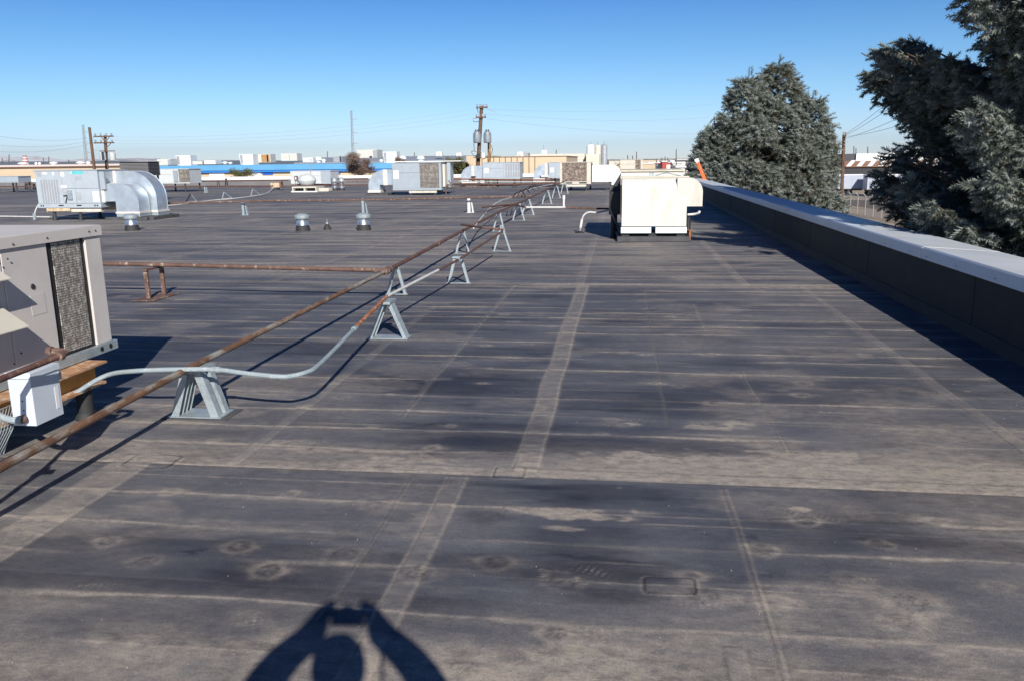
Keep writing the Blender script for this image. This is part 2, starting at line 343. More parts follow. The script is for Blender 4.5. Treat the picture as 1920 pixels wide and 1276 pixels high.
    vstrip(.95, .97, 4.6, 6.5, .12, .06); vstrip(.3, .315, 5.0, 10.5, .10, .05); vstrip(.84, .85, 8.0, 9.5, .2, 0)
    vstrip(-8.2, -8.05, 5, 60, .15, .12); vstrip(-5.0, -4.9, 11, 60, .15, .08); vstrip(-14.3, -14.1, 11, 60, .15, .08)
    hstrip(4.08, 4.20, -3.5, PX, .8, .20); hstrip(4.08, 4.12, -40, -3.5, .4, .2); hstrip(10.93, 11.12, -30, PX, .5, .22); hstrip(18.7, 18.85, -40, PX, .3, .2); hstrip(30, 30.3, -60, PX, .3, .2); hstrip(43, 43.4, -60, PX, .3, .2)
    m = (Y > 4.1) & (Y < 5.3); dust[m] += (.60*sstep(4.75, 4.2, Y+.35*(fbm(X*.9, Y*.9, 101, 4)-.5))*sstep(-1.2, .2, X))[m]; 
    m = (Y > 4.1) & (Y < 4.6); dust[m] += (.30*sstep(4.55, 4.2, Y+.25*(fbm(X*1.1, Y, 103, 4)-.5)))[m]
    # dark clean pools and dusty blots seen near the camera
    for (u, v, rx, ry, a) in ((1130, 925, .40, .13, .6), (1090, 1010, .26, .22, .5), (1110, 1080, .32, .2, .5), (1060, 940, .15, .08, .4), (900, 820, .7, .3, .6), (820, 720, .6, .4, .4), (1200, 600, .9, .7, .4), (860, 600, .9, .6, .4), (1250, 760, .5, .3, .3), (910, 970, .12, .10, .5), (500, 1070, .3, .12, .45), (1600, 1000, .6, .25, .3), (870, 905, .5, .05, .5)):
        x, y0, _ = G(u, v); m = (np.abs(X-x) < rx*2.5) & (np.abs(Y-y0) < ry*2.5)
        q = ((X[m]-x)/rx)**2+((Y[m]-y0)/ry)**2+2.6*(fbm(X[m]*2.2+Y[m], Y[m]*11, 111, 5)-.5); s_ = sstep(.05, .95, np.exp(-np.clip(q, 0, 9))); dark[m] += 1.1*a*s_; dust[m] *= 1-.85*a*s_
    for (u, v, rx, ry, a) in ((1080, 965, .26, .06, .7), (1200, 962, .10, .05, .5), (1035, 1072, .07, .05, .7), (1075, 1092, .06, .045, .9), (1500, 955, .05, .03, .6), (1050, 990, .10, .03, .5), (1160, 910, .03, .03, .6), (760, 870, .35, .1, .5), (590, 1000, .2, .08, .12), (1330, 800, .14, .07, .5), (1380, 797, .12, .08, .5), (1180, 797, .1, .06, .5), (1280, 860, .5, .14, .5), (1520, 855, .35, .12, .4), (1080, 1250, .4, .1, .25)):
        x, y0, _ = G(u, v); m = (np.abs(X-x) < rx*2.5) & (np.abs(Y-y0) < ry*2.5)
        q = ((X[m]-x)/rx)**2+((Y[m]-y0)/ry)**2+4.2*(fbm(X[m]*9+Y[m]*4, Y[m]*20, 113, 5)-.42); dust[m] += a*1.15*sstep(.18, .62, np.exp(-np.clip(q, 0, 9)))
    # fastener plates under the membrane: rings of dust with a raised rim
    sp_ = [(320, 922, 1, 0), (545, 925, .8, 0), (705, 945, 1, 1), (200, 1015, .7, 1), (275, 1052, .8, 1), (450, 1025, .8, 2), (505, 1070, .9, 2), (645, 1040, 1, 1), (928, 1055, .9, 2), (780, 1075, 1, 1), (955, 953, .8, 1), (1060, 1092, 1, 1), (1295, 1080, .9, 0), (1320, 1120, 1.1, 1), (1450, 1130, 1.1, 0), (1600, 1093, 1.2, 0), (1712, 1133, 1.2, 1), (1870, 1100, 1, 0), (1690, 1165, .9, 1), (1755, 978, .8, 0), (1510, 975, .8, 1), (400, 825, .5, 1), (555, 828, .8, 0), (580, 842, .6, 1), (610, 842, .6, 0), (245, 835, .5, 1), (810, 840, .9, 0), (790, 855, .6, 2), (620, 720, .6, 0), (640, 745, .6, 1), (910, 648, .8, 0), (945, 590, .9, 0), (870, 645, .6, 0), (990, 646, .7, 0), (1330, 663, .9, 1), (1170, 797, .8, 0), (1345, 755, .9, 1), (1380, 795, 1, 0), (1210, 665, .7, 0), (1500, 740, 1, 0), (1620, 665, .9, 0), (1560, 625, .7, 0), (1255, 628, .7, 0), (1040, 1190, .8, 1), (870, 1255, 1, 1), (1250, 610, .6, 0), (1650, 1020, .6, 2), (1430, 1030, .8, 2), (700, 800, .5, 0)]
    pts = [(*G(u, v)[:2], s_, k) for u, v, s_, k in sp_]
    for i in range(200): pts.append((rr.uniform(-12, 3), 4.3+rr.random()**1.3*22, rr.uniform(.35, .8), rr.choice((0, 0, 0, 1))))
    for x, y0, s_, k in pts:
        inten = rr.uniform(.35, 1.0)*(1 if k != 1 else .8); D0, C0 = dust.copy() if False else None, None
        rad = .046*s_*(1+y0*.03); m = (np.abs(X-x) < rad*4.5) & (np.abs(Y-y0) < rad*4)
        dx, dy = X[m]-x, (Y[m]-y0); d = np.sqrt(dx*dx*(.6+.4*inten)+dy*dy)/rad*(1+.7*(fbm(X[m]*16, Y[m]*16, 121, 3)-.5))
        Z[m] += .006*s_*np.exp(-(d/1.3)**2)*fade[m]
        lens = np.exp(-(dx/(rad*2.6))**2-((dy-rad*.3)/(rad*.8))**2)*(.4+.9*vnoise(X[m]*30, Y[m]*45, 9)); dust[m] += .42*inten*lens
        if k == 0: dust[m] += .34*inten*np.exp(-((d-.9)/.45)**2)
        if k >= 1:
            dust[m] += inten*(.30*np.exp(-((d-1.5)/.4)**2)+.12*np.exp(-(d/2.4)**2))*(.5+.7*vnoise(X[m]*14, Y[m]*14, 5)); crack[m] += .24*inten*np.exp(-((d-.95)/.2)**2)*vnoise(X[m]*40, Y[m]*40, 3)*1.6+.35*(fbm(X[m]*55, Y[m]*70, 17, 2) > .58)*(d < .9)
            if k == 2: dark[m] += .6*np.exp(-(d/1.8)**2)
    # patches outlined by cracked sealant
    for (x0, x1, y0, y1) in ((.115, .31, 2.93, 3.06), (-.66, -.50, 4.045, 4.20), (-.23, .08, 2.12, 2.3), (-2.78, -2.50, 4.0, 4.2)):
        m = (X > x0-.1) & (X < x1+.1) & (Y > y0-.1) & (Y < y1+.1); hx, hy = (x1-x0)/2, (y1-y0)/2
        a, b = np.abs(X[m]-x0-hx)/hx, np.abs(Y[m]-y0-hy)/hy; q = (a**6+b**6)**(1/6)+.05*(vnoise(X[m]*30, Y[m]*30, 7)-.5)
        e = np.exp(-((q-1)/.055)**2); crack[m] += .7*e; dust[m] += .25*np.exp(-((q-1.14)/.06)**2); Z[m] += .003*(q < 1)
    # scuffs and boot prints
    for k in range(46):
        x, y0 = rr.uniform(-2.5, 2.6), 2.0+rr.random()**1.6*4; a = rr.uniform(-.5, .5); L_, W_ = rr.uniform(.05, .16), rr.uniform(.015, .05); lug = rr.random() < .4
        m = (np.abs(X-x) < .3) & (np.abs(Y-y0) < .3); dx, dy = X[m]-x, Y[m]-y0; p = dx*math.cos(a)+dy*math.sin(a); q = -dx*math.sin(a)+dy*math.cos(a)
        s_ = np.exp(-(p/L_)**2-(q/W_)**2)
        if lug: dust[m] += .4*s_*(np.sin(p*230) > .2)*(np.sin(q*260) > -.2)
        else: dark[m] += .5*s_*(fbm(X[m]*25, Y[m]*40, k, 2) > .5)
    keep = (Y < FY) & (X < PX+.01)
    Z += .010*(fbm(X*.5, Y*.5, 131, 3)-.5)*sstep(-1, 2, Y)*fade; Z *= keep
    me = bpy.data.meshes.new('roof_deck'); me.vertices.add(nx*ny); me.vertices.foreach_set('co', np.stack([X, Y, Z], 1).ravel())
    i = np.arange((nx-1)*(ny-1)); r_, c_ = i//(nx-1), i % (nx-1); a = r_*nx+c_
    q = np.stack([a, a+1, a+nx+1, a+nx], 1).ravel().astype(np.int32); nf = len(i)
    me.loops.add(nf*4); me.loops.foreach_set('vertex_index', q); me.polygons.add(nf); me.polygons.foreach_set('loop_start', np.arange(0, nf*4, 4, dtype=np.int32))
    me.polygons.foreach_set('use_smooth', np.ones(nf, bool))
    me.update(calc_edges=True); me.validate()
    for nm, arr in (('dust', dust), ('dark', dark), ('crack', crack)):
        at = me.attributes.new(nm, 'FLOAT', 'POINT'); at.data.foreach_set('value', np.clip(arr, 0, 1 if nm != 'dust' else .92).astype(np.float32))
    me.materials.append(MATS['roof']); o = bpy.data.objects.new('roof_deck', me); C.objects.link(o); o['kind'] = 'structure'
roof()
gr_ = MB(); rg = random.Random(31)
for k in range(260):
    x, y = rg.uniform(-3.2, 3.0), 2.0+rg.random()**1.7*7; r = rg.uniform(.0008, .0026); z = .004
    gr_.add([(x-r, y-r, z-.002), (x+r, y-r*.7, z-.002), (x+r*.6, y+r, z-.002), (x-r*.8, y+r*.9, z-.002), (x, y, z+r*1.3)], [(0, 1, 4), (1, 2, 4), (2, 3, 4), (3, 0, 4), (3, 2, 1, 0)])
MATS['grit'] = mat('grit', (.30, .27, .23), .8); tag(gr_.build('grit', 'grit'), 'scattered pale grit and flecks on the dark roof membrane', 'grit', kind='stuff')

GZ = -5.0
def quad(name, pts, m, kind='structure'):
    b = MB(); b.add(pts, [tuple(range(len(pts)))]); o = b.build(name, m); o['kind'] = kind; return o
mat('dirt', (.36, .29, .21), .95, var=.2, scale=.05, col2=(.27, .22, .17), mix_scale=.3, thr=(.45, .6))
mat('asphalt', (.075, .068, .06), .9, var=.2, scale=.5)
mat('dirtroad', (.14, .11, .085), .95, var=.2, scale=.4)
quad('ground', [(-40000, -3000, GZ), (40000, -3000, GZ), (40000, 40000, GZ), (-40000, 40000, GZ)], 'dirt')
quad('road', [(35, 60, GZ+.004), (60, 60, GZ+.004), (44, 134, GZ+.004), (30.5, 134, GZ+.004)], 'dirtroad')

# ---- parapets
def parapet_right():
    t = thing('parapet_wall', 'long dark membrane covered parapet under a pale blue metal coping along the right roof edge', 'parapet wall', (PX, 20, 0))
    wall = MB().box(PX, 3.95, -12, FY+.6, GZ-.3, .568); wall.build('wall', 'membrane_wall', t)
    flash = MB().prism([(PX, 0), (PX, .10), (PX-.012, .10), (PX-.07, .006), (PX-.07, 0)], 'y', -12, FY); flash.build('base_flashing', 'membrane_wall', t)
    seams = MB()
    for yy in (4.2, 8.0, 11.35, 14.8, 18.2, 22, 25.6, 29, 33, 37): seams.box(PX-.004, PX, yy-.03, yy+.03, .1, .56)
    seams.build('lap_seam', 'membrane_wall', t)
    y = -12.0; i = 0
    while y < FY:
        L = 3.05; y1 = min(y+L, FY+.6); z = .0006*(i % 2)
        p = [(PX-.035, .54+z), (PX-.035, .672+z), (PX-.02, .69+z), (3.99, .655+z), (4.0, .54+z), (3.985, .54+z), (3.975, .64+z), (PX-.02, .672+z)]
        b = MB().prism([(PX-.035-.0005*(i % 2), .562), (PX-.035-.0005*(i % 2), .672+z), (PX-.02, .688+z), (3.6, .664+z), (4.0, .635+z), (4.0, .50), (3.97, .50), (3.97, .57), (PX-.01, .57), (PX-.01, .562)], 'y', y-.02*(i % 2), y1-.004)
        o = b.build('coping', 'coping', t, smooth=20)
        if y > 0 and y < 45: sub(MB().prism([(PX-.0372, .561), (PX-.0372, .6737), (PX-.02, .6897), (3.6, .6656), (4.0015, .6366), (4.0015, .52), (3.99, .52), (3.99, .63), (PX-.02, .68), (PX-.034, .561)], 'y', y1-.05, y1+.05), 'joint_cover', 'coping', o, t)
        if y > 3 and y < 30:
            s_ = MB()
            for k in (.35, 1.2, 2.05, 2.85): s_.lathe([(.004, 0), (.008, .003), (.008, .006), (.004, .008)], n=8); \
                s_.v[-32:] = [(PX-.037-v[2], y+k+v[0], .60+v[1]) for v in s_.v[-32:]]
            sub(s_, 'rivets', 'galvflat', o, t)
        y = y1; i += 1
parapet_right()
def parapet_far():
    t = thing('parapet_wall', 'grey far parapet topped by a bright white coping across the end of the roof', 'parapet wall', (-30, FY, 0))
    MB().box(-76, PX-.001, FY, FY+.6, GZ, .46).build('wall', 'parapetgrey', t)
    MB().box(-76, PX-.04, FY-.05, FY+.65, .46, .70).build('coping', 'white', t)
parapet_far()
b = MB().box(-76, -75.7, -12, FY, GZ, .0).box(-76, 3.9, -12.3, -12, GZ, .0)
t = thing('warehouse_building', 'tan masonry body of the building carrying the dark roof', 'building', (-36, -12, GZ)); b.build('wall', 'tanwall', t)

# ------------------------------------------------------------------ photographer
def person():
    t = thing('person', 'person in dark jacket standing with both arms raised holding a camera to the face', 'person', (0, 0, 0))
    def W(x, y, z): return (x*cy-y*sy, x*sy+y*cy, z)
    V = []; E = []; Rr = []
    def add(p, r, par=None):
        V.append(W(*p)); Rr.append(r); i = len(V)-1
        if par is not None: E.append((par, i))
        return i
    pel = add((0, -.20, .86), .14); sp1 = add((0, -.20, 1.02), .125, pel); ch = add((0, -.21, 1.20), .14, sp1); nk = add((0, -.19, 1.335), .06, ch)
    h1 = add((-.01, -.165, 1.41), .062, nk); h2 = add((-.02, -.14, 1.52), .084, h1); h3 = add((-.02, -.14, 1.60), .070, h2)
    nose = add((-.02, -.055, 1.515), .014, h2)
    for s in (-1, 1):
        hp = add((s*.09, -.20, .80), .10, pel); kn = add((s*.11, -.17, .46), .062, hp); an = add((s*.13, -.20, .10), .042, kn); ft = add((s*.15, -.06, .05), .04, an)
        sh = add((s*.19, -.20, 1.23), .085, ch); kk = 1.25 if s < 0 else .95; el = add((s*(.36 if s < 0 else .33), -.08, 1.26), .084*kk, sh); fa = add((s*(.24 if s < 0 else .22), -.05, 1.485), .062, el); wr = add((s*.115, -.05, 1.59), .052, fa)
        pm = add((s*.07, -.06, 1.64), .075, wr)
        for k in range(4):
            a = add((s*(.09-.004*k), -.02, 1.685-.018*k), .010, pm); b_ = add((s*(.062-.003*k), -.012, 1.692-.018*k), .009, a); add((s*(.042+.004*k), -.018, 1.69-.018*k), .008, b_)
        th_ = add((s*.085, -.06, 1.625), .011, pm); add((s*.058, -.062, 1.628), .009, th_)
    me = bpy.data.meshes.new('body'); me.from_pydata(V, E, []); o = bpy.data.objects.new('body', me); C.objects.link(o); o.parent = t
    sk = o.modifiers.new('skin', 'SKIN'); o.modifiers.new('sub', 'SUBSURF').levels = 1
    for i, d in enumerate(me.skin_vertices[0].data): d.radius = (Rr[i], Rr[i]); d.use_root = (i == 0)
    dg = bpy.context.evaluated_depsgraph_get(); me2 = bpy.data.meshes.new_from_object(o.evaluated_get(dg)); o.modifiers.clear(); o.data = me2; me2.name = 'body'
    me2.materials.clear()
    for k in ('skin', 'jacket', 'jeans', 'black'): me2.materials.append(MATS[k])
    for p in me2.polygons:
        c = p.center; r = math.hypot(c.x, c.y+.2); p.use_smooth = True
        p.material_index = 3 if c.z < .1 else 2 if c.z < .88 else (0 if (c.z > 1.33 and abs(c.x) < .13) or c.z > 1.6 else 1)
    hb = MB(); hb.lathe([(.085, 0), (.092, .04), (.085, .09), (.06, .125), (.02, .14)], n=16); hb.v = [W(v[0]-.01, v[1]-.165, v[2]+1.50) for v in hb.v]; hb.build('hair', 'hair', t)
person()
def camera_prop():
    def W(x, y, z): return (x*cy-y*sy, x*sy+y*cy, z)
    t = thing('photo_camera', 'small black camera held up in the raised hands of the standing person', 'camera', (0, 0, 1.6))
    b = MB().box(-.058, .058, -.055, -.024, 1.615, 1.678); b.v = [W(*v) for v in b.v]; b.build('camera_body', 'black', t, bevel=.004)
    l = MB().lathe([(.031, 0), (.031, .016), (.028, .018)], n=20); l.v = [W(v[0], -.024+v[2], 1.65+v[1]) for v in l.v]; l.build('lens', 'dark', t)
    s = MB().tube([W(*p) for p in bez([(.06, -.04, 1.66), (.11, -.06, 1.56), (.115, -.08, 1.45), (.09, -.12, 1.36), (.05, -.2, 1.36)])], .006, 6); s.build('strap', 'black', t)
camera_prop()

# ------------------------------------------------------------------ spruces
def brush_template(n, seed):
    r = random.Random(seed); vs = []; fs = []
    for i in range(n):                                 # needles around a twig lying along +x, length 1
        t = i/n; a = i*2.4+r.uniform(-.4, .4); rad = .42*(1-.45*t)*r.uniform(.8, 1.2); x = t*.95
        c, s = math.cos(a), math.sin(a); tip = (x+.22, rad*c, rad*s); k = len(vs)
        wx = .055; vs += [(x-.02, -s*wx, c*wx), (x+.04, s*wx, -c*wx), tip]; fs.append((k, k+1, k+2))
    return np.array(vs), np.array(fs)
def tufts(name, pos, dirs, size, tint, m, parent, n=14, seed=1):
    V, Fc = brush_template(n, seed); N = len(pos); d = dirs/np.linalg.norm(dirs, axis=1)[:, None]
    ref = rng.normal(size=(N, 3)); e1 = np.cross(d, ref); e1 /= np.linalg.norm(e1, axis=1)[:, None]; e2 = np.cross(d, e1)
    P = pos[:, None, :]+size[:, None, None]*(V[None, :, 0:1]*d[:, None, :]+V[None, :, 1:2]*e1[:, None, :]+V[None, :, 2:3]*e2[:, None, :])
    nv = len(V); idx = (Fc[None]+(np.arange(N)*nv)[:, None, None]).reshape(-1).astype(np.int32); nf = N*len(Fc)
    me = bpy.data.meshes.new(name); me.vertices.add(N*nv); me.vertices.foreach_set('co', P.reshape(-1).astype(np.float32))
    me.loops.add(nf*3); me.loops.foreach_set('vertex_index', idx); me.polygons.add(nf); me.polygons.foreach_set('loop_start', np.arange(0, nf*3, 3, dtype=np.int32))
    me.update(calc_edges=True)
    a = me.attributes.new('tint', 'FLOAT', 'POINT'); a.data.foreach_set('value', np.repeat(tint, nv).astype(np.float32))
    me.materials.append(MATS[m]); o = bpy.data.objects.new(name, me); C.objects.link(o); o.parent = parent; return o
def leafmat(name, a, b_, c, tr=.15):
    m = bpy.data.materials.new(name); m.use_nodes = True; n = m.node_tree.nodes; l = m.node_tree.links; b = n['Principled BSDF']; b.inputs['Roughness'].default_value = .6
    b.inputs['Specular IOR Level'].default_value = .3
    at = n.new('ShaderNodeAttribute'); at.attribute_name = 'tint'; r = n.new('ShaderNodeValToRGB'); l.new(at.outputs['Fac'], r.inputs[0])
    r.color_ramp.elements[0].color = (*a, 1); r.color_ramp.elements[1].color = (*c, 1); e = r.color_ramp.elements.new(.5); e.color = (*b_, 1)
    l.new(r.outputs[0], b.inputs['Base Color']); MATS[name] = m
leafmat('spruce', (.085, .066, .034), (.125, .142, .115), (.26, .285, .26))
leafmat('leafbrown', (.10, .06, .045), (.19, .125, .10), (.30, .22, .18)); leafmat('leafgreen', (.06, .07, .025), (.13, .14, .055), (.24, .22, .10))
def spruce(t, leaders, tuft, per, mtname='spruce', n=14, inner=.35, seed=3, up_tip=.35, clump=None, var=(.72, 1.12), extra=()):
    """leaders: (x, y, z_base, z_top, radius, whorls, crown_power)"""
    g = np.random.default_rng(seed); P = []; Dv = []; T = []; wood = MB()
    for (x0, y0, zb, zt, Rm, wh, pw) in leaders:
        for iw in range(wh):
            f = (iw+g.random()*.8)/wh; z = zb+(zt-zb)*f; nb = 5 if f > .8 else 7
            a0 = g.random()*6.28; ex = [e for e in extra if (zt-zb)*(iw)/wh <= e[0]-zb < (zt-zb)*(iw+1)/wh]
            for k in range(nb+len(ex)):
                az = a0+k*6.283/nb+g.normal()*.25
                if k >= nb: z, az = ex[k-nb][0], R(ex[k-nb][1])
                L = ex[k-nb][2] if k >= nb else (Rm*(1-f)**pw if not callable(Rm) else float(Rm(z)))*g.uniform(*var)+.1
                s = np.linspace(0, 1, 12); drp = -.22*L*np.sin(s*2.4)+up_tip*L*s**2.6*.6
                bx = x0+np.cos(az)*L*s; by = y0+np.sin(az)*L*s; bz = z+drp
                if L > 1.0: wood.tube([(bx[i], by[i], bz[i]) for i in (0, 3, 6, 9, 11)], [.05*L/3+.012, .04*L/3+.01, .03*L/3+.008, .02, .008], 5)
                nl = max(5, int(L*per))
                for j in range(nl):
                    sj = inner+(1-inner)*math.sqrt((j+g.random())/nl); side = 1 if j % 2 else -1
                    c = np.array([np.interp(sj, s, bx), np.interp(sj, s, by), np.interp(sj, s, bz)])
                    ll = (.30*L*(1.08-sj)+.12*min(L, 1.5))*g.uniform(.7, 1.2); aa = az+side*g.uniform(.5, 1.0)
                    dn = g.random() < .45; dl = np.array([math.cos(aa), math.sin(aa), -.25 if not dn else -1.1]); dl /= np.linalg.norm(dl)
                    m_ = max(2, int(ll/(tuft*.55)))
                    for q in range(m_):
                        p = c+dl*ll*(q+.5)/m_+g.normal(size=3)*tuft*.28; dd = dl*.6+np.array([math.cos(az), math.sin(az), .25])*.5+g.normal(size=3)*.45
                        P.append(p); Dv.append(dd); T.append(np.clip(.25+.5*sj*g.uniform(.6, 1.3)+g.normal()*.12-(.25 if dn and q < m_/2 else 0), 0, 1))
                P.append(np.array([bx[-1], by[-1], bz[-1]])); Dv.append(np.array([math.cos(az), math.sin(az), .5])); T.append(.9)
        P.append(np.array([x0, y0, zt])); Dv.append(np.array([0, 0, 1.])); T.append(.8)
        wood.tube([(x0, y0, GZ), (x0+.05, y0, (zb+zt)/2), (x0, y0, zt-.5)], [.05*(zt-GZ)/3+.05, .03*(zt-GZ)/3+.02, .015], 10)
        for k in range(40): P.append(np.array([x0, y0, zt-abs(g.normal())*.8])+g.normal(size=3)*tuft*.5); Dv.append(g.normal(size=3)+[0, 0, 1.2]); T.append(.6)
    P = np.array(P); Dv = np.array(Dv); T = np.array(T)
    if clump:
        k, th = clump; q = (vnoise(P[:, 0]*k+P[:, 2]*k*.5, P[:, 1]*k-P[:, 2]*k*.8, 77)+vnoise(P[:, 2]*k*1.1+P[:, 0]*k*.3, P[:, 1]*k+P[:, 0]*k*.8, 78))/2+.12*(vnoise(P[:, 0]*k*3, P[:, 1]*k*3+P[:, 2]*k*3, 79)-.5)
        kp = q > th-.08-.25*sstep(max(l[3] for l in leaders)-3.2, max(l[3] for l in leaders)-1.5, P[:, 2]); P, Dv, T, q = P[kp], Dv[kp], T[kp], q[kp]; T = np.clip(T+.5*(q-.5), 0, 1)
        cl = tuft*2.2
        for off in (0, .5):
            c_ = np.floor(P/cl+off).astype(np.int64); key = c_[:, 0]*1000003+c_[:, 1]*1009+c_[:, 2]; _, inv, cnt = np.unique(key, return_inverse=True, return_counts=True)
            kp = cnt[inv.ravel()] >= 5; P, Dv, T = P[kp], Dv[kp], T[kp]
    o = np.array(t['_o']); P = P-o; wood.build('trunk', 'bark', t)
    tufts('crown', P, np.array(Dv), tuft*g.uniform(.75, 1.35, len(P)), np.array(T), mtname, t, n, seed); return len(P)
PRF = ((-4, 2.4), (-.3, 2.7), (.6, 3.2), (1.2, 4.4), (1.9, 4.8), (2.8, 4.5), (3.2, 5.4), (3.7, 5.5), (4.1, 4.2), (4.6, 3.4), (8, 2.9), (13.5, .15))
t = thing('spruce_tree', 'tall blue spruce at the right edge of the photo reaching toward the coping', 'tree', (9.0, 12.2, GZ))
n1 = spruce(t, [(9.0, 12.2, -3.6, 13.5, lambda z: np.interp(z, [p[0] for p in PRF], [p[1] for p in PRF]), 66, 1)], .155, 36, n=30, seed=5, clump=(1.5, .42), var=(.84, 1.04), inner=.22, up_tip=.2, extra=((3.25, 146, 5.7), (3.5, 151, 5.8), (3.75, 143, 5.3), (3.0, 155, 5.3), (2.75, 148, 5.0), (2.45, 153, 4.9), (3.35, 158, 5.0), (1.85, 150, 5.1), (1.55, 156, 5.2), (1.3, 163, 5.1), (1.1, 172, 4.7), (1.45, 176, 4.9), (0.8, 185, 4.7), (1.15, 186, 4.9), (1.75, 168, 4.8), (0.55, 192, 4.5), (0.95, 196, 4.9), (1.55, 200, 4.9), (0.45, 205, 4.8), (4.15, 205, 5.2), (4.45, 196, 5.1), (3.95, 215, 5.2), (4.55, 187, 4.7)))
t = thing('spruce_tree', 'tall blue spruce standing outside the view to the right of the photographer', 'tree', (13.4, 3.4, GZ))
spruce(t, [(13.4, 3.4, -3.5, 15.5, 4.8, 38, .6)], .40, 8, n=8, seed=12)
t = thing('spruce_tree', 'broad many topped blue spruce standing beside the orange ladder', 'tree', (8.3, 46, GZ))
def ld(u, v, Yd, zb, Rm, wh, pw): a = D(u, v, Yd); return (a[0], Yd, zb, a[2], Rm, wh, pw)
n2 = spruce(t, [ld(1462, 120, 46, -4, 3.3, 38, .62), ld(1404, 142, 45.2, -4, 2.9, 34, .6), ld(1524, 184, 45.4, -4, 1.9, 28, .5), ld(1345, 236, 45.4, -2.5, 1.7, 24, .42), ld(1500, 225, 43.6, -3.5, 2.1, 26, .6), ld(1425, 235, 43.4, -3.5, 2.3, 26, .6)], .36, 13, n=20, seed=9, clump=(.75, .43))
print('tufts', n1, n2)

# ------------------------------------------------------------------ pipes and stands
PZ = [(-2.8, 2.0, .285), (-2.8, 4.9, .352), (-2.79, 9.5, .378), (-2.83, 14, .425), (-2.87, 19.1, .475), (-2.86, 26, .51), (-2.88, 36, .56), (-2.93, 44.6, .60)]
def pz(y):
    for a, b in zip(PZ, PZ[1:]):
        if y <= b[1]: k = (y-a[1])/(b[1]-a[1]); return tuple(a[i]+k*(b[i]-a[i]) for i in range(3))
t = thing('gas_pipe', 'long rusty gas pipe running away down the roof on a row of stands', 'pipe', (-2.8, 9.5, .35))
b = MB(); b.tube([PZ[0], PZ[1], (-2.79, 9.42, .378)], .0225, 14); b.build('painted_section', 'rustpaint', t)
b = MB(); b.tube([(-2.79, 9.58, .378)]+PZ[3:], .026, 12); b.build('rusty_section', 'rust', t)
b = MB(); b.tube([(-2.79, 9.38, .378), (-2.79, 9.62, .379)], .040, 14); b.tube([(-2.79, 9.44, .378), (-2.79, 9.56, .379)], .046, 14); b.build('tee_fitting', 'brownpipe', t)
for yy in (12.4, 15.6, 22.0, 29): p = pz(yy); b = MB(); b.tube([(p[0], yy-.04, p[2]), (p[0], yy+.04, p[2])], .042, 12); b.build('coupling', 'brownpipe', t)
b = MB(); b.tube([(-2.84, 9.5, .378), (-5.85, 9.6, .425), (-9.5, 9.7, .46)], .026, 12)
single(b, 'branch_pipe', 'brownpipe', 'rusty brown branch pipe going left from the tee toward the beige rooftop unit', 'pipe', (-6, 9.6, .4))

def conduit():
    t = thing('conduit', 'thin conduit of grey and rusty lengths bending alongside the gas pipe', 'conduit', G(530, 703, .3))
    Z = [.16, .23, .30, .35, .365, .365, .35, .335, .33, .33, .33, .35, .385, .39, .50]
    q = [G(u, v, z) for (u, v), z in zip([(118, 757), (150, 731), (200, 703), (250, 695), (330, 692), (405, 692), (460, 699), (522, 705), (546, 704), (574, 697), (600, 681), (665, 616), (725, 556), (860, 487), (942, 434)], Z)]
    MB().tube(bez(q[:12], 6), .0155, 10).build('grey_section', 'pvc', t)
    MB().tube([q[11], q[12]], .0165, 10).build('orange_section', 'orangerust', t)
    mid = tuple(np.array(q[12])*.35+np.array(q[13])*.65)
    MB().tube([q[12], mid], .0155, 10).build('pale_section', 'pvcpale', t)
    MB().tube([mid, q[13], q[14]], .016, 10).build('rusty_section', 'rust', t)
    for p, d in ((q[5], (1, 0, 0)), (q[11], (0, 1, 0)), (q[13], (0, 1, 0))): MB().tube([Vector(p)-Vector(d)*.03, Vector(p)+Vector(d)*.03], .021, 10).build('coupling', 'galvflat', t)
conduit()
for nm, m, r, pts, lab in (
    ('pipe', 'brownpipe', .030, [(-15.6, 25.4, .42), (-11.3, 25.7, .47), (-7.9, 25.7, .48), (-4.9, 26.4, .50), (-2.9, 26.6, .52)], 'long thin brown pipe crossing the roof on slender posts behind the silver vents'),
    ('pipe', 'rust', .018, [G(865, 421, .55), G(905, 427, .55), G(944, 431, .50)], 'short rusty pipe crossing over the gas pipe to the tallest stand'),
    ('pipe', 'rust', .022, [G(903, 389, .56), (-2.85, 21.5, .53), G(985, 389, .50)], 'rusty pipe start resting over the gas pipe toward the cream unit'),
    ('pipe', 'pvcpale', .024, [G(986, 389, .5), G(1060, 389, .48)], 'pale grey length of pipe between rusty lengths left of the cream unit'),
    ('pipe', 'rust', .024, [G(1061, 389.5, .48), G(1118, 391.5, .45)], 'rusty length of pipe nearest the cream unit'),
    ('pipe', 'black', .024, [G(1118.5, 391.5, .45), G(1150, 391.5, .45)], 'black end of the pipe entering the cream unit')):
    single(MB().tube(pts, r, 9), nm, m, lab, 'pipe', pts[0])
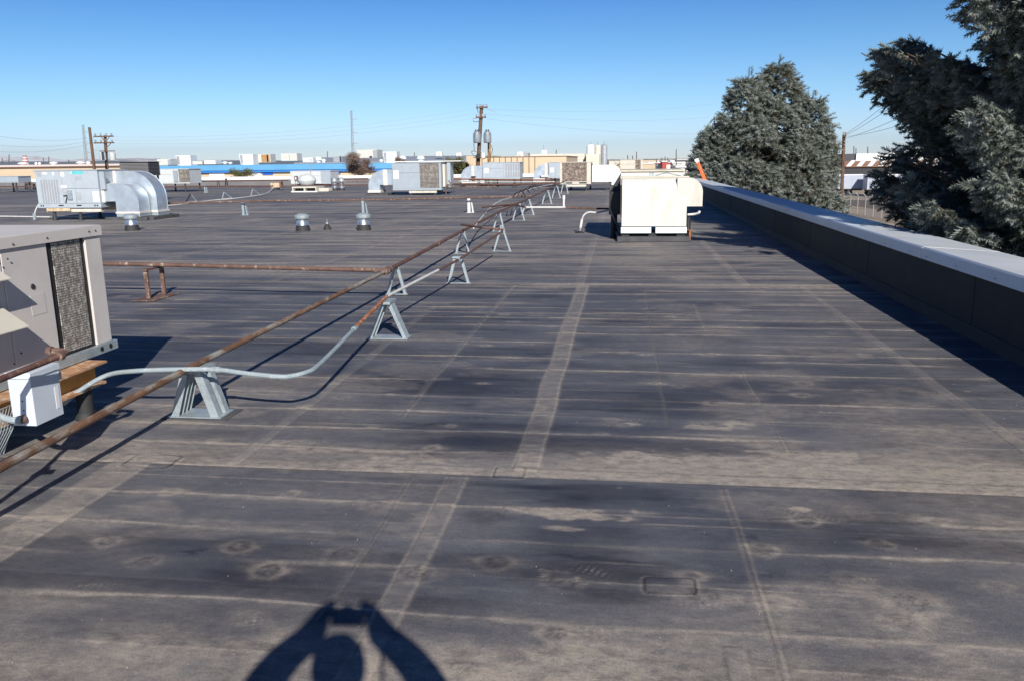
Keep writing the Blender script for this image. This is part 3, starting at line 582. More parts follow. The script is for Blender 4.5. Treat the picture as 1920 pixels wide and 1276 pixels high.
# second, looser conduit beside the run
cp_ = [(888, 428, .5), (900, 412, .42), (913, 396, .46), (925, 385, .52), (940, 376, .5), (962, 369, .5), (980, 361, .5), (992, 356, .5), (1008, 351, .52), (1036, 346, .55)]
single(MB().tube(bez([G(*p) for p in cp_], 6), .013, 7), 'conduit', 'pvcpale', 'pale sagging conduit joining the far half of the gas pipe', 'conduit', G(925, 385, .5))
single(MB().tube(bez([G(*p) for p in [(905, 399, .5), (925, 392, .5), (960, 384, .5), (990, 372, .5), (1010, 362, .5), (1030, 352, .55)]], 6), .013, 7), 'conduit', 'rust', 'rusty conduit tangled over the far half of the gas pipe', 'conduit', G(960, 384, .5))
b = MB()
for k in range(4):
    u = 962+k*9; b.tube(bez([G(u, 370-k*4, .5), G(u+6, 362-k*4, .75+.05*k), G(u+16, 360-k*4, .7), G(u+22, 366-k*4, .5)], 6), .014, 6)
single(b, 'cable_loops', 'rust', 'tangled loops of rusty flexible conduit piled on the far pipe run', 'cable', G(975, 366, .5))

# ---- A-frame stands
def aframe(x0, x1, y, zt, label, wd=.045, dep=.05, plate=None, m='galvflat', topw=.35, rep=1, tf=True):
    xm = (x0+x1)/2; hw = (x1-x0)/2; t = thing('pipe_stand', label, 'pipe stand', (xm, y, 0), 'stands under the pipes')
    tw = hw*topw
    for s in (-1, 1):
        b = MB()
        for k in range(rep):
            yy = y+(k-(rep-1)/2)*dep*1.9
            a0 = Vector((xm+s*hw, yy, .012)); a1 = Vector((xm+s*tw, yy, zt))
            b.beam(a0, a1, dep, .008, upv=(1, 0, 0)) if False else None
            n = (a1-a0).normalized(); px = Vector((n.z, 0, -n.x))*s
            for off, th_, dy in ((0, .006, dep), ):
                b.beam(a0+px*off, a1+px*off, dep, .006, upv=(1, 0, 0))
            for e in (-1, 1): b.beam(a0+Vector((0, e*dep/2, 0))-px*wd/2, a1+Vector((0, e*dep/2, 0))-px*wd/2, .006, wd, upv=(1, 0, 0))
            pass
        b.build('leg', m, t)
    MB().box(xm-tw-.012, xm+tw+.012, y-dep*rep*.95, y+dep*rep*.95, zt-.002, zt+.022).build('crossbar', m, t)
    if plate: pw, pd = plate; MB().box(xm-pw, xm+pw, y-pd, y+pd, .008, .014).build('base_plate', m, t); MB().box(xm-pw-.03, xm+pw+.05, y-pd-.03, y+pd+.03, .002, .0075).build('base_pad', 'curb', t)
    else: MB().box(x0-.02, x1+.02, y-dep*.7, y+dep*.7, .006, .014).build('base_plate', m, t)
    return t
aframe(-2.97, -2.64, 4.97, .315, 'nearest and broadest galvanized stand with a wide base plate under both pipes', .05, .055, (.19, .10), rep=2, topw=.42)
aframe(-2.38, -2.02, 7.46, .345, 'galvanized stand of wide flat plates under the orange rusty conduit', .028, .12, topw=.22)
aframe(-2.95, -2.70, 10.0, .340, 'galvanized stand under the tee where the branch pipe leaves', .03, .04)
aframe(-2.37, -2.07, 11.0, .355, 'galvanized stand under the pale length of conduit', .03, .04, topw=.4)
aframe(-3.0, -2.73, 14.65, .385, 'galvanized stand behind the tee under the rusty gas pipe', .03, .04)
aframe(-2.36, -2.03, 15.03, .47, 'tall slender stand at the far end of the rusty conduit', .025, .03, topw=.12)
aframe(-3.05, -2.76, 19.4, .43, 'stand under the short crossing pipe on the gas pipe', .03, .04)
aframe(-3.05, -2.70, 23.0, .45, 'stand just beyond the pale conduit bend on the gas pipe', .03, .04)
for i, (a, b_, v) in enumerate(((964.5, 982.8, 404), (997, 1011, 383), (1016.6, 1029.6, 372.7), (1032, 1044.5, 363.6))):
    pa, pb = G(a, v), G(b_, v-.4); y = (pa[1]+pb[1])/2; w_ = .20
    aframe(-2.87-w_, -2.87+w_, y, pz(y)[2]-.05, ['fourth stand from the far end of the gas pipe, beside the rusty loops', 'third stand from the far end of the gas pipe', 'second stand from the far end of the gas pipe', 'last stand of the gas pipe, nearest the brown coil unit'][i], .04, .05)
t = thing('pipe_stand', 'narrow rusty brown U shaped stand under the branch pipe', 'pipe stand', (-5.86, 9.6, 0), 'stands under the pipes')
for yy in (9.42, 9.78): MB().box(-5.89, -5.84, yy-.018, yy+.018, .016, .39).build('leg', 'brownpipe', t, bevel=.003)
MB().box(-5.9, -5.83, 9.38, 9.82, .37, .392).build('crossbar', 'brownpipe', t); MB().box(-6.03, -5.72, 9.3, 9.92, .006, .015).build('base_plate', 'brownpipe', t)
def post(p, h, lab, m='galvflat'):
    x, y, _ = p; t = thing('pipe_post', lab, 'pipe post', (x, y, 0), 'slender posts under the crossing pipe')
    b = MB().box(x-.07, x+.03, y-.055, y-.048, .01, h).box(x-.07, x-.063, y-.055, y+.05, .01, h).box(x+.023, x+.03, y-.055, y+.05, .01, h); b.build('channel', m, t)
    MB().prism([(x+.09, .01), (x+.13, .01), (x+.085, h*.75), (x+.06, h*.75)], 'y', y-.05, y+.05).build('brace', m, t)
    MB().box(x-.1, x+.15, y-.08, y+.08, .004, .012).build('base_plate', m, t)
    MB().box(x-.03, x-.01, y-.06, y+.04, h-.01, h+.06).build('clip', 'galvflat', t)
post(G(459, 404), .43, 'grey post under the crossing pipe, in line with the duct unit'); post(G(683, 400), .44, 'grey post directly behind the silver vent nearest the middle'); post(G(881, 399), .46, 'white post under the crossing pipe close to the gas pipe', 'white')
post(G(386, 362), .45, 'grey post on the far pipe run behind the toppled frames')
# ---- toppled triangle frames on a low conduit
lowp = [G(u, v, .03) for u, v in ((300, 388), (345, 383), (369, 380), (400, 376), (437, 373), (470, 369), (489, 366), (505, 360), (520, 352))]
lowp[-1] = (lowp[-1][0], lowp[-1][1], .3)
single(MB().tube(bez(lowp, 3), .035, 7), 'conduit', 'pvcpale', 'low conduit lying on the roof through the toppled triangle frames', 'conduit', lowp[0])
for i, (ua, ub, ut, vt, vb, m) in enumerate(((349, 369, 357, 364, 381, 'galvflat'), (417, 435, 420, 361, 374.5, 'galvflat'), (470.5, 488, 474, 355.5, 369, 'galvflat'))):
    A = Vector(G(ua, vb)); B = Vector(G(ub, vb-1.5)); T = Vector(D(ut, vt, (A.y+B.y)/2)); t = thing('tipped_stand', ['leftmost tipped over triangle stand, its legs rusty', 'middle tipped over triangle stand', 'rightmost tipped over triangle stand, near the wooden block'][i], 'pipe stand', tuple(A), 'tipped triangle stands')
    A.z = B.z = .03
    MB().beam(A, T, .05, .05).build('leg', 'dark' if i == 0 else 'galvflat', t); MB().beam(T, B, .04, .04).build('leg', m, t); MB().beam(A, B, .05, .04).build('base_bar', 'pvcpale', t)

# ------------------------------------------------------------------ roof vents
def vent(x, y, h, r, lab, cap=True):
    t = thing('roof_vent', lab, 'roof vent', (x, y, 0), 'capped roof vents'); c = (x, y, 0)
    MB().lathe([(r*1.12, 0), (r*1.1, .02), (r*.98, h*.30), (r*.92, h*.31)], c, 24).build('boot', 'rubber', t)
    MB().lathe([(r*.9, h*.30), (r*.98, h*.32), (r*.9, h*.36), (r*.86, h*.62), (r*.95, h*.63), (r*.95, h*.66)], c, 24).build('collar', 'galv', t)
    MB().lathe([(r*.8, h*.66), (r*1.12, h*.70), (r*1.15, h*.72), (r*1.15, h*.86), (r*1.02, h*.92), (r*.5, h), (r*.1, h*1.01)], c, 24).build('cap', 'galvflat', t)
vent(*G(248, 432)[:2], .43, .165, 'silver capped vent just in front of the curved duct elbows')
vent(*G(568, 433)[:2], .43, .165, 'silver capped vent left of the small black vent')
vent(*G(682.5, 432)[:2], .43, .165, 'silver capped vent right of the small black vent')
x, y, _ = G(614, 431); t = thing('roof_vent', 'small black plumbing vent between the two silver capped vents', 'roof vent', (x, y, 0))
MB().lathe([(.10, 0), (.095, .04), (.05, .12), (.045, .14)], (x, y, 0), 18).build('boot', 'rubber', t); MB().lathe([(.042, .14), (.052, .15), (.052, .165), (.03, .17), (.03, .24), (.036, .25), (.03, .26)], (x, y, 0), 14).build('pipe_end', 'galv', t)
for u, v, h, r, lab in ((628, 357, .75, .17, 'far silver vent, left one of the close pair'), (641, 357, .85, .17, 'far silver vent, right one of the close pair, tangled with cable')):
    x, y, _ = G(u, v); t = thing('roof_vent', lab, 'roof vent', (x, y, 0), 'far pair of vents'); MB().lathe([(r, 0), (r, .38), (r*.8, .4), (r*.8, .45)], (x, y, 0), 16).build('collar', 'galv', t)
    MB().lathe([(r*.8, .45), (r*1.1, .5), (r*1.1, .6), (r*.8, .72), (r*.3, .78)], (x, y, 0), 16).build('cap', 'galvflat', t); MB().lathe([(r*1.2, 0), (r*1.1, .12)], (x, y, 0), 16).build('boot', 'rubber', t)
x, y, _ = G(1087, 437); t = thing('pipe_outlet', 'small pale conduit outlet rising from a black boot left of the cream unit', 'conduit', (x, y, 0))
MB().lathe([(.13, 0), (.06, .03), (.04, .05)], (x, y, 0), 14).build('boot', 'rubber', t)
MB().tube([(x, y, .04), (x+.02, y, .12)], .022, 8).build('stub', 'galvflat', t); MB().beam((x+.02, y, .12), (x+.05, y, .30), .05, .05).build('fitting', 'pvcpale', t)
MB().tube(bez([(x+.05, y, .30), (x+.09, y, .40), (x+.2, y+.02, .47), (x+.38, y+.05, .46), (x+.55, y+.1, .49), (x+.85, y+.3, .56)], 6), .02, 8).build('cable', 'pvcpale', t)
x, y, _ = G(1057, 391); t = thing('roof_stub', 'short white stub pipe standing beside the pale pipe length', 'stub pipe', (x, y, 0)); MB().lathe([(.035, 0), (.035, .30), (.05, .31), (.05, .44), (.03, .45)], (x, y, 0), 12).build('pipe', 'white', t); MB().lathe([(.11, 0), (.06, .05)], (x, y, 0), 12).build('boot', 'rubber', t)

# ------------------------------------------------------------------ near beige rooftop unit
def near_unit():
    X = -3.62; Y1 = 5.30; Y0 = 2.5; ZB, ZT = .43, 1.25; X0 = -5.7
    t = thing('rooftop_unit', 'large beige rooftop air conditioner at the left edge with two awning hoods and a coil', 'rooftop unit', (X, 4.6, 0))
    MB().box(X0, X-.012, 4.76, Y1-.012, ZB, ZT-.03).build('coil_backing', 'black', t)
    MB().box(X-.010, X-.006, 4.81, 5.09, ZB+.02, ZT-.06).build('coil', 'coil_near', t)
    MB().box(X0, X, 4.36, 4.755, ZB, ZT-.03).build('side_panel', 'beige', t, bevel=.004)
    MB().box(X0, X, Y0, 4.354, ZB, ZT-.03).build('side_panel', 'beige', t, bevel=.004)
    MB().box(X-.10, X+.004, 5.135, Y1, ZB, ZT-.03).build('corner_post', 'beige', t, bevel=.004)
    MB().box(X0, X-.105, Y1-.010, Y1-.002, ZB, ZT-.03).build('end_panel', 'beige', t)
    tp = MB().box(X0-.01, X+.012, Y0, Y1+.012, ZT-.028, ZT).build('top_panel', 'beige', t, bevel=.004)
    lip = MB().box(X+.0125, X+.016, Y0, Y1+.01, ZT-.07, ZT-.004); lip.build('top_lip', 'beige', t)
    g = MB()
    for k in range(7): r = .12+.055*k; g.tube([(-4.42+r*math.cos(a*math.pi/12), 4.02+r*math.sin(a*math.pi/12), ZT+.02+.01*(6-k)/6) for a in range(25)], .004, 4)
    for a in range(8): g.tube([(-4.42+.12*math.cos(a*.785), 4.02+.12*math.sin(a*.785), ZT+.03), (-4.42+.46*math.cos(a*.785), 4.02+.46*math.sin(a*.785), ZT+.018)], .004, 4)
    g.build('fan_guard', 'orangerust', t); MB().lathe([(.48, 0), (.47, .012), (.455, .015)], (-4.42, 4.02, ZT+.001), 32).build('fan_ring', 'orangerust', t)
    MB().box(X0, X+.02, Y0, Y1+.04, .365, ZB-.002).build('base_rail', 'galvflat', t, bevel=.003)
    for yy in (5.15, 5.25):
        h = MB().lathe([(.017, 0), (.017, .003)], (0, 0, 0), 16); h.v = [(X+.0205+v[2], yy+v[0], .40+v[1]) for v in h.v]; h.build('rail_hole', 'black', t)
    kn = MB().lathe([(.018, 0), (.016, .005), (.005, .006)], n=16); kn.v = [(X+.001+v[2], 4.585+v[0], .925+v[1]) for v in kn.v]; kn.build('knockout', 'dark', t)
    MB().box(X+.0005, X+.002, 4.55, 4.68, .745, .875).build('faded_label', 'beige', t)
    for i, (za, zb_) in enumerate(((1.02, 1.12), (.73, .86))):
        hd = MB(); y0_, y1_ = 3.2, 4.24+.05*i
        xo = X+.13+.03*i
        vs = [(X, y0_, zb_), (X, y1_, zb_), (xo, y1_+.02, za+.004), (xo, y0_, za+.004), (X, y0_, zb_-.006), (X, y1_, zb_-.006), (xo, y1_+.02, za-.002), (xo, y0_, za-.002)]
        hd.add(vs, [(0, 1, 2, 3), (7, 6, 5, 4), (3, 2, 6, 7), (1, 5, 6, 2), (0, 4, 5, 1), (0, 3, 7, 4)]); hd.build('awning_hood', 'hood_beige', t)
    for yy, zz in ((5.24, 1.215), (5.17, 1.215), (4.75, 1.21), (4.45, 1.20), (4.32, 1.10), (4.39, 1.12), (4.39, .55), (4.32, .5)):
        k = MB().lathe([(.006, 0), (.006, .004), (.003, .005)], n=8); k.v = [(X+.0165+v[2], yy+v[0], zz+v[1]) for v in k.v]; k.build('screw', 'dark', t)
near_unit()
t = thing('steel_beam', 'ochre painted steel I beam with rusty flanges under the beige rooftop unit', 'beam', (-3.55, 4.9, .2))
MB().box(-3.64, -3.46, 2.5, 4.99, .345, .36).build('top_flange', 'flange', t, bevel=.002); MB().box(-3.556, -3.544, 2.5, 4.97, .224, .344).build('web', 'ochre', t); MB().box(-3.63, -3.47, 2.5, 4.97, .208, .2235).build('bottom_flange', 'flange', t)
MB().box(-5.5, -5.35, 2.5, 4.99, .208, .36).build('rear_beam', 'ochre', t)
for i, yy in enumerate((4.82, 3.3)):
    s_ = MB().lathe([(.075, 0), (.07, .03), (.052, .05), (.05, .2), (.056, .205)], (-3.54, yy, 0), 18); single(s_, 'support_leg', 'rubber', ['black booted pipe leg under the end of the ochre beam', 'black booted leg under the ochre beam nearer the camera'][i], 'support leg', (-3.54, yy, 0))
t = thing('disconnect_box', 'pale white electrical disconnect box hanging beside the beige unit', 'electrical box', (-3.05, 3.8, .34))
MB().box(-3.13, -3.0, 3.69, 3.905, .335, .61).build('housing', 'boxwhite', t, bevel=.003)
MB().box(-3.137, -2.993, 3.683, 3.912, .588, .622).build('lid', 'boxwhite', t, bevel=.003)
MB().box(-2.9995, -2.998, 3.855, 3.885, .38, .50).build('faded_label', 'sticker', t); MB().box(-3.0, -2.992, 3.9, 3.914, .53, .575).build('latch', 'galvflat', t)
for zz in (.42, .47): k = MB().lathe([(.004, 0), (.004, .002)], n=8); k.v = [(-3.06+v[0], 3.689-v[2], zz+v[1]) for v in k.v]; k.build('screw', 'dark', t)
t = thing('gas_line', 'dark rusty gas line with an elbow passing above the disconnect box', 'pipe', (-2.9, 3.8, .68))
g0, g1, g2, g3 = G(-2, 711, .655), G(116, 665, .69), G(124, 659, .695), G(90, 657, .70)
MB().tube([(-2.62, 1.9, .60), (-2.72, 2.45, .61), (-2.79, 2.85, .63), g0, g1], .0165, 12).build('pipe', 'rust', t)
MB().tube(bez([g1, g2, tuple((np.array(g2)+np.array(g3))/2+np.array([0, .01, 0])), g3], 4), .017, 10).build('elbow', 'brownpipe', t)
for a, b_ in ((tuple(np.array(g1)-np.array([0, .03, 0])), g1), (tuple(np.array(g3)*.75+np.array(g2)*.25), g3), ((-2.785, 2.80, .628), (-2.795, 2.9, .632))): MB().tube([a, b_], .025, 10).build('coupling', 'brownpipe', t)
MB().tube([(-2.79, 2.85, .63), (-2.72, 2.87, .63)], .02, 8).build('valve_stem', 'brownpipe', t)
t = thing('flexible_conduit', 'grey flexible conduit curving into the bottom of the disconnect box', 'conduit', (-3.2, 3.7, .38))
MB().tube(bez([G(-60, 740, .45), G(-5, 776, .40), G(20, 786, .385), G(40, 787, .38)], 6), .018, 10).build('tube', 'pvc', t); MB().tube([G(34, 787, .38), G(47, 784, .38)], .022, 10).build('connector', 'brownpipe', t)
t = thing('wire_mesh_guard', 'hanging diamond wire mesh guard below the disconnect box', 'mesh guard', (-3.3, 3.8, .12))
b = MB(); x = -3.3
for k in range(-10, 30):
    for s_ in (-1, 1):
        y0_ = 3.4+k*.024; pts = []
        for z in (.12, .25, .38):
            yy = y0_+s_*(z-.25)*.6; lim = 3.83+(z-.12)*.5
            if yy < lim: pts.append((x-.04*(z < .2), yy, z))
        if len(pts) > 1: b.tube(pts, .0022, 4)
b.build('mesh', 'galvflat', t); MB().tube([(x, 3.3, .38), (x, 3.96, .38), (x-.04, 3.83, .12)], .004, 5).build('edge_wire', 'galvflat', t)
t = thing('cable_tie', 'loop of orange brown wire hanging from the ochre beam', 'wire', (-3.53, 4.45, .24))
MB().tube(bez([(-3.52, 4.40, .33), (-3.515, 4.42, .27), (-3.51, 4.47, .24), (-3.51, 4.49, .215), (-3.51, 4.45, .205), (-3.51, 4.425, .25), (-3.52, 4.44, .3)], 5), .0035, 5).build('loop', 'flange', t)

# ------------------------------------------------------------------ rooftop units further back
def elbow_poly(xs, xa, xe, zh, zl, zb, xi):          # duct seen from the side: out of the cabinet, round and down
    s = 1 if xe > xs else -1; Rr = abs(xe-xa); n = 12
    return [(xs, zl), (xs, zh)]+[(xa+s*Rr*math.sin(math.pi/2*i/n), zh-Rr+Rr*math.cos(math.pi/2*i/n)) for i in range(n+1)]+[(xe, zb), (xi, zb), (xi, zl)]
def legs(t, pts, z, m='dark', r=.06):
    for (x, y) in pts: MB().lathe([(r*1.5, 0), (r*1.3, .06), (r, .09), (r, z)], (x, y, 0), 12).build('leg', m, t)
def panels_front(t, xs, y, z0, z1, m, nm='front_panel', gap=.008):
    for a, b in zip(xs, xs[1:]): MB().box(a+gap/2, b-gap/2, y-.012, y+.02, z0, z1).build(nm, m, t, bevel=.004)

# cream unit close to the parapet
Y = 17.0
t = thing('rooftop_unit', 'stained cream rooftop unit with a rounded duct facing the camera, beside the right parapet', 'rooftop unit', (.6, 18, 0))
xl, xr = D(1166, 380, Y)[0], D(1288, 380, Y)[0]; zt, zb = 1.275, .305
q = [(17.85, zb), (Y-.03, zb)]+[(17.28-.25*math.sin(math.pi/2*i/10)-.0, zt-.25+.25*math.cos(math.pi/2*i/10)) for i in range(10, -1, -1)]+[(17.85, zt)]
MB().prism(q, 'x', xl, xr).build('front_duct', 'cream', t, bevel=.004)
fs = MB()
for xx in (xl+.62,): fs.box(xx, xx+.003, Y-.0315, Y-.03, zb, zt-.3)
fs.build('standing_seam', 'creamtop', t)
MB().box(xl-.04, xr+.05, 17.25, 17.6, zt+.001, zt+.022).build('top_flange', 'creamtop', t)
MB().prism(elbow_poly(xr-.2, xr+.02, xr+.31, zt-.004, .70, .70, xr-.2), 'y', Y+.02, Y+.62).build('side_elbow', 'cream', t, bevel=.004)
MB().box(xl-.02, xr-.02, 17.9, 19.8, .42, 1.385).build('cabinet', 'cream', t, bevel=.006)
MB().box(xl-.05, xr+.01, 17.86, 19.84, 1.386, 1.42).build('top_panel', 'creamtop', t, bevel=.004)
MB().box(xl+.55, xl+.60, 17.5, 17.56, zt+.022, 1.37).build('pipe_clamp', 'galvflat', t); MB().box(xl+.61, xl+.65, 17.5, 17.56, zt+.022, 1.37).build('pipe_clamp', 'galvflat', t)
MB().tube(bez([(xl+.68, 17.5, 1.31), (xl+.9, 17.5, 1.36), (xl+1.05, 17.52, 1.33), (xl+1.2, 17.5, 1.30)], 5), .012, 6).build('cable', 'pvc', t)
for a, b_ in ((xl-.01, (xl+xr)/2-.05), ((xl+xr)/2+.04, xr+.01)): 
    MB().prism([(Y-.06, .17), (Y-.045, .165), (Y-.01, .29), (Y+.3, .29), (Y+.3, .17)], 'x', a, b_).build('drip_pan', 'galvflat', t)
MB().box(xl-.08, xr+.08, Y-.07, Y+.95, .004, .10).build('curb', 'curb', t); 
for a in (xl-.0, xl+.55, xl+1.12): MB().box(a, a+.16, Y+.0, Y+.9, .10, .168).build('curb_block', 'rubber', t)
MB().box(xl-.27, xl-.03, 17.7, 18.5, .50, .98).build('side_box', 'black', t); MB().beam((xl-.26, 17.7, .62), (xl-.01, 17.1, .18), .03, .03).build('brace', 'dark', t)  # box and sloped hood coloured black to give the left side its shade
MB().prism([(xl-.03, 1.36), (xl-.26, .98), (xl-.03, .98)], 'y', 17.95, 18.45).build('side_hood', 'dark', t)
legs(t, ((xl-.18, 17.75), (xr+.05, 17.15), (xr+.05, 19.4), (xl-.15, 19.4)), .48, 'black', .05)
MB().tube([(xr+.02, 17.1, .22), (xr+.08, 17.05, .22), (xr+.08, 17.05, .02)], .022, 8).build('drain', 'orangerust', t)
MB().tube(bez([(xr+.05, 17.3, .52), (xr+.18, 17.25, .53), (xr+.26, 17.2, .56), (xr+.27, 17.2, .60)], 4), .025, 8).build('white_elbow', 'white', t)

# grey-blue unit with two curved duct elbows
Y = 23.6; p0 = D(64, 318, Y); p1 = D(181, 318, Y); x0, x1 = p0[0], p1[0]; zt = D(120, 319, Y)[2]; zb = D(120, 390, Y)[2]; zr = zb+.13
t = thing('rooftop_unit', 'grey blue rooftop unit with a teal label and two curved silver duct elbows', 'rooftop unit', ((x0+x1)/2, Y, 0))
dy = 1.55
MB().box(x0+.01, x1-.01, Y+.01, Y+dy-.01, zb+.02, zt-.03).build('cabinet_core', 'dark', t)
W_ = x1-x0; xs = [x0, x0+.42*W_, x1]
MB().box(xs[0]+.004, xs[1]-.004, Y-.01, Y+.02, zr, zt-.03).build('front_panel', 'unitgrey', t, bevel=.004)
MB().box(xs[1]+.004, xs[2]-.004, Y-.01, Y+.02, zr+.46, zt-.03).build('front_panel', 'unitgrey', t, bevel=.004)
MB().box(xs[1]+.004, xs[1]+.42, Y-.01, Y+.02, zr, zr+.452).build('service_panel', 'unitgrey', t, bevel=.004); MB().box(xs[1]+.428, xs[2]-.004, Y-.01, Y+.02, zr, zr+.452).build('front_panel', 'unitgrey', t, bevel=.004)
MB().box(x1-.02, x1+.005, Y+.0, Y+dy, zr, zt-.03).build('side_panel', 'unitgrey', t, bevel=.004); MB().box(x0-.005, x0+.02, Y+.022, Y+dy, zr, zt-.03).build('side_panel', 'unitgrey', t)
MB().box(x0-.03, x1+.03, Y-.03, Y+dy+.03, zt-.028, zt).build('top_panel', 'unitgrey', t, bevel=.006); MB().box(x0-.02, x1+.02, Y-.025, Y+dy, zb, zr-.006).build('base_rail', 'unitgrey', t, bevel=.004)
lv = MB()
for k in range(7):
    xx = x0+.08*W_+k*.042*W_; MB().box(xx, xx+.024*W_, Y-.016, Y-.0105, zr+.03, zr+.73).build('louver', 'bggrey', t)
for (a, b_, c, d, nm, m) in ((.13, .20, .90, .97, 'sticker', 'sticker'), (.285, .31, .87, .97, 'sticker', 'sticker'), (.42, .475, .83, .97, 'sticker', 'sticker'), (.40, .49, .47, .56, 'sticker', 'sticker'), (.895, .995, .05, .37, 'sticker', 'sticker'), (.57, .78, .90, .985, 'teal_label', 'teal'), (.64, .74, .71, .83, 'faded_label', 'fadedlabel'), (.63, .71, .10, .36, 'vent_plate', 'fadedlabel'), (.44, .52, .22, .36, 'vent_plate', 'fadedlabel'), (.04, .10, .83, .96, 'faded_label', 'fadedlabel')):
    hh = zt-.03-zr; o = MB().box(x0+a*W_, x0+b_*W_, Y-.0135-.001*(nm == 'sticker'), Y-.0105, zr+c*hh, zr+d*hh).build(nm, m, t)
    if nm == 'teal_label': MB_ = MB().prism([(x0+.572*W_, zr+.905*hh), (x0+.59*W_, zr+.905*hh), (x0+.61*W_, zr+.98*hh), (x0+.592*W_, zr+.98*hh)], 'y', Y-.016, Y-.014); sub(MB_, 'white_slash', 'sticker', o, t)
for fx in (.045, .08, .915, .955):
    h = MB().lathe([(.026, 0), (.026, .004)], n=12); h.v = [(x0+fx*W_+v[0], Y-.026-v[2], (zb+zr)/2+v[1]) for v in h.v]; h.build('rail_hole', 'black', t)
for fx in (.33, .62): MB().box(x0+fx*W_, x0+(fx+.08)*W_, Y-.0275, Y-.0255, zb+.05, zb+.09).build('rail_slot', 'black', t)
MB().beam((x0+.43*W_, Y-.05, zr+.24), (x0+.50*W_, Y-.05, zr+.26), .02, .02).build('cable', 'black', t); MB().beam((x0+.50*W_, Y-.05, zr+.26), (x0+.455*W_, Y-.05, zr+.02), .02, .02).build('cable', 'black', t); MB().box(x0+.50*W_, x0+.57*W_, Y-.06, Y-.015, zr+.12, zr+.40).build('disconnect', 'galvflat', t, bevel=.004)
# side details and duct elbows
for i, (ya, yb, zh, zl, xa_, xe_, xi_) in enumerate(((Y+.12, Y+.72, zt-.45, zb+.18, .62, 1.18, .44), (Y+.80, Y+1.42, zt-.08, zb+.18, .55, 1.38, .42))):
    pl = elbow_poly(x1+.006, x1+xa_, x1+xe_, zh, zl, .235, x1+xi_)
    e = MB().prism(pl, 'y', ya, yb).build('duct_elbow', 'duct', t, smooth=25)
    rb = MB()
    for yy in (ya, yb-.012): rb.prism([(x, z) for x, z in elbow_poly(x1+.006, x1+xa_, x1+xe_+.012, zh+.012, zl, .24, x1+xi_-.01)], 'y', yy-.004, yy+.008)
    ribs = rb; sub(ribs, 'duct_flange', 'duct', e, t)
    sub(MB().box(x1+.0065, x1+.10, ya-.03, yb+.03, zl-.03, zh+.03), 'sealed_collar', 'seal', e, t)
    sub(MB().box(x1+xi_-.03, x1+xe_+.035, ya-.035, yb+.035, .20, .262), 'sealed_skirt', 'seal', e, t)
    MB().box(x1+xi_-.01, x1+xe_+.02, ya-.02, yb+.02, .105, .20).build('duct_boot', 'galvflat', t)
MB().box(x1+.1, x1+1.48, Y+.0, Y+.13, .004, .10).build('curb_board', 'curb', t); MB().box(x1+1.30, x1+1.62, Y+.135, Y+1.65, .004, .10).build('curb_board', 'curb', t); MB().box(x1+.40, x1+1.29, Y+.135, Y+1.5, .004, .10).build('curb_board', 'dark', t)
MB().box(x1+.04, x1+.20, Y+.03, Y+.10, zr+.42, zt-.06).build('control_box', 'unitgrey2', t)
MB().box(x0+.10*W_, x0+.98*W_, Y+.05, Y+.2, zb-.13, zb-.005).build('wood_sleeper', 'palewood', t); MB().box(x0+.12*W_, x0+.50*W_, Y-.02, Y+.045, zb-.10, zb-.01).build('wood_sleeper', 'wood', t); MB().box(x0+.1*W_, x0+.98*W_, Y+1.2, Y+1.35, zb-.13, zb-.005).build('wood_sleeper', 'wood', t)
legs(t, ((x0+.20*W_, Y+.1), (x0+.62*W_, Y+.1), (x0+.55*W_, Y+1.3), (x0+.92*W_, Y+1.25)), zb-.13, 'dark', .05)
MB().tube(bez([(x0-.02, Y+.3, zb+.3), (x0-.12, Y+.2, zb+.15), (x0-.24, Y+.1, .28), (x0-.25, Y+.1, .12)], 5), .018, 7).build('power_cable', 'pvcpale', t); MB().box(x0-.32, x0-.24, Y+.07, Y+.13, .02, .22).build('junction_box', 'galvflat', t)
single(MB().tube([(-30, 27.2, .05), (x0-.3, 24.6, .05), (x0+1, 24.7, .05)], .02, 7), 'conduit', 'pvcpale', 'pale conduit lying on the roof left of the grey blue duct unit', 'conduit', (x0-.3, 24.6, .05))

# dark louvered cooler behind it
Y = 36; a, b_ = D(224, 316, Y), D(278, 316, Y); zt, zb = D(250, 303.5, Y)[2], D(250, 330, Y)[2]
t = thing('evaporative_cooler', 'dark louvered box cooler rising behind the grey blue duct unit', 'cooler', ((a[0]+b_[0])/2, Y, 0))
MB().box(a[0]+.03, b_[0]-.03, Y+.03, Y+1.0, zb, zt-.02).build('core', 'black', t)
for k in range(9): z = zb+.03+(zt-zb-.08)*k/9; MB().prism([(Y, z), (Y+.03, z+.035), (Y+.03, z+.045), (Y, z+.015)], 'x', a[0], b_[0]).build('slat', 'parapetgrey', t)
MB().box(a[0]-.02, b_[0]+.02, Y-.02, Y+1.03, zt-.02, zt).build('top', 'parapetgrey', t, bevel=.01)
for k in range(9): z = zb+.03+(zt-zb-.08)*k/9; MB().box(b_[0]-.029, b_[0]-.005, Y+.03, Y+1, z, z+.02).build('side_slat', 'parapetgrey', t)
legs(t, ((a[0]+.1, Y+.1), (b_[0]-.1, Y+.1), (b_[0]-.1, Y+.9)), zb, 'dark', .05)

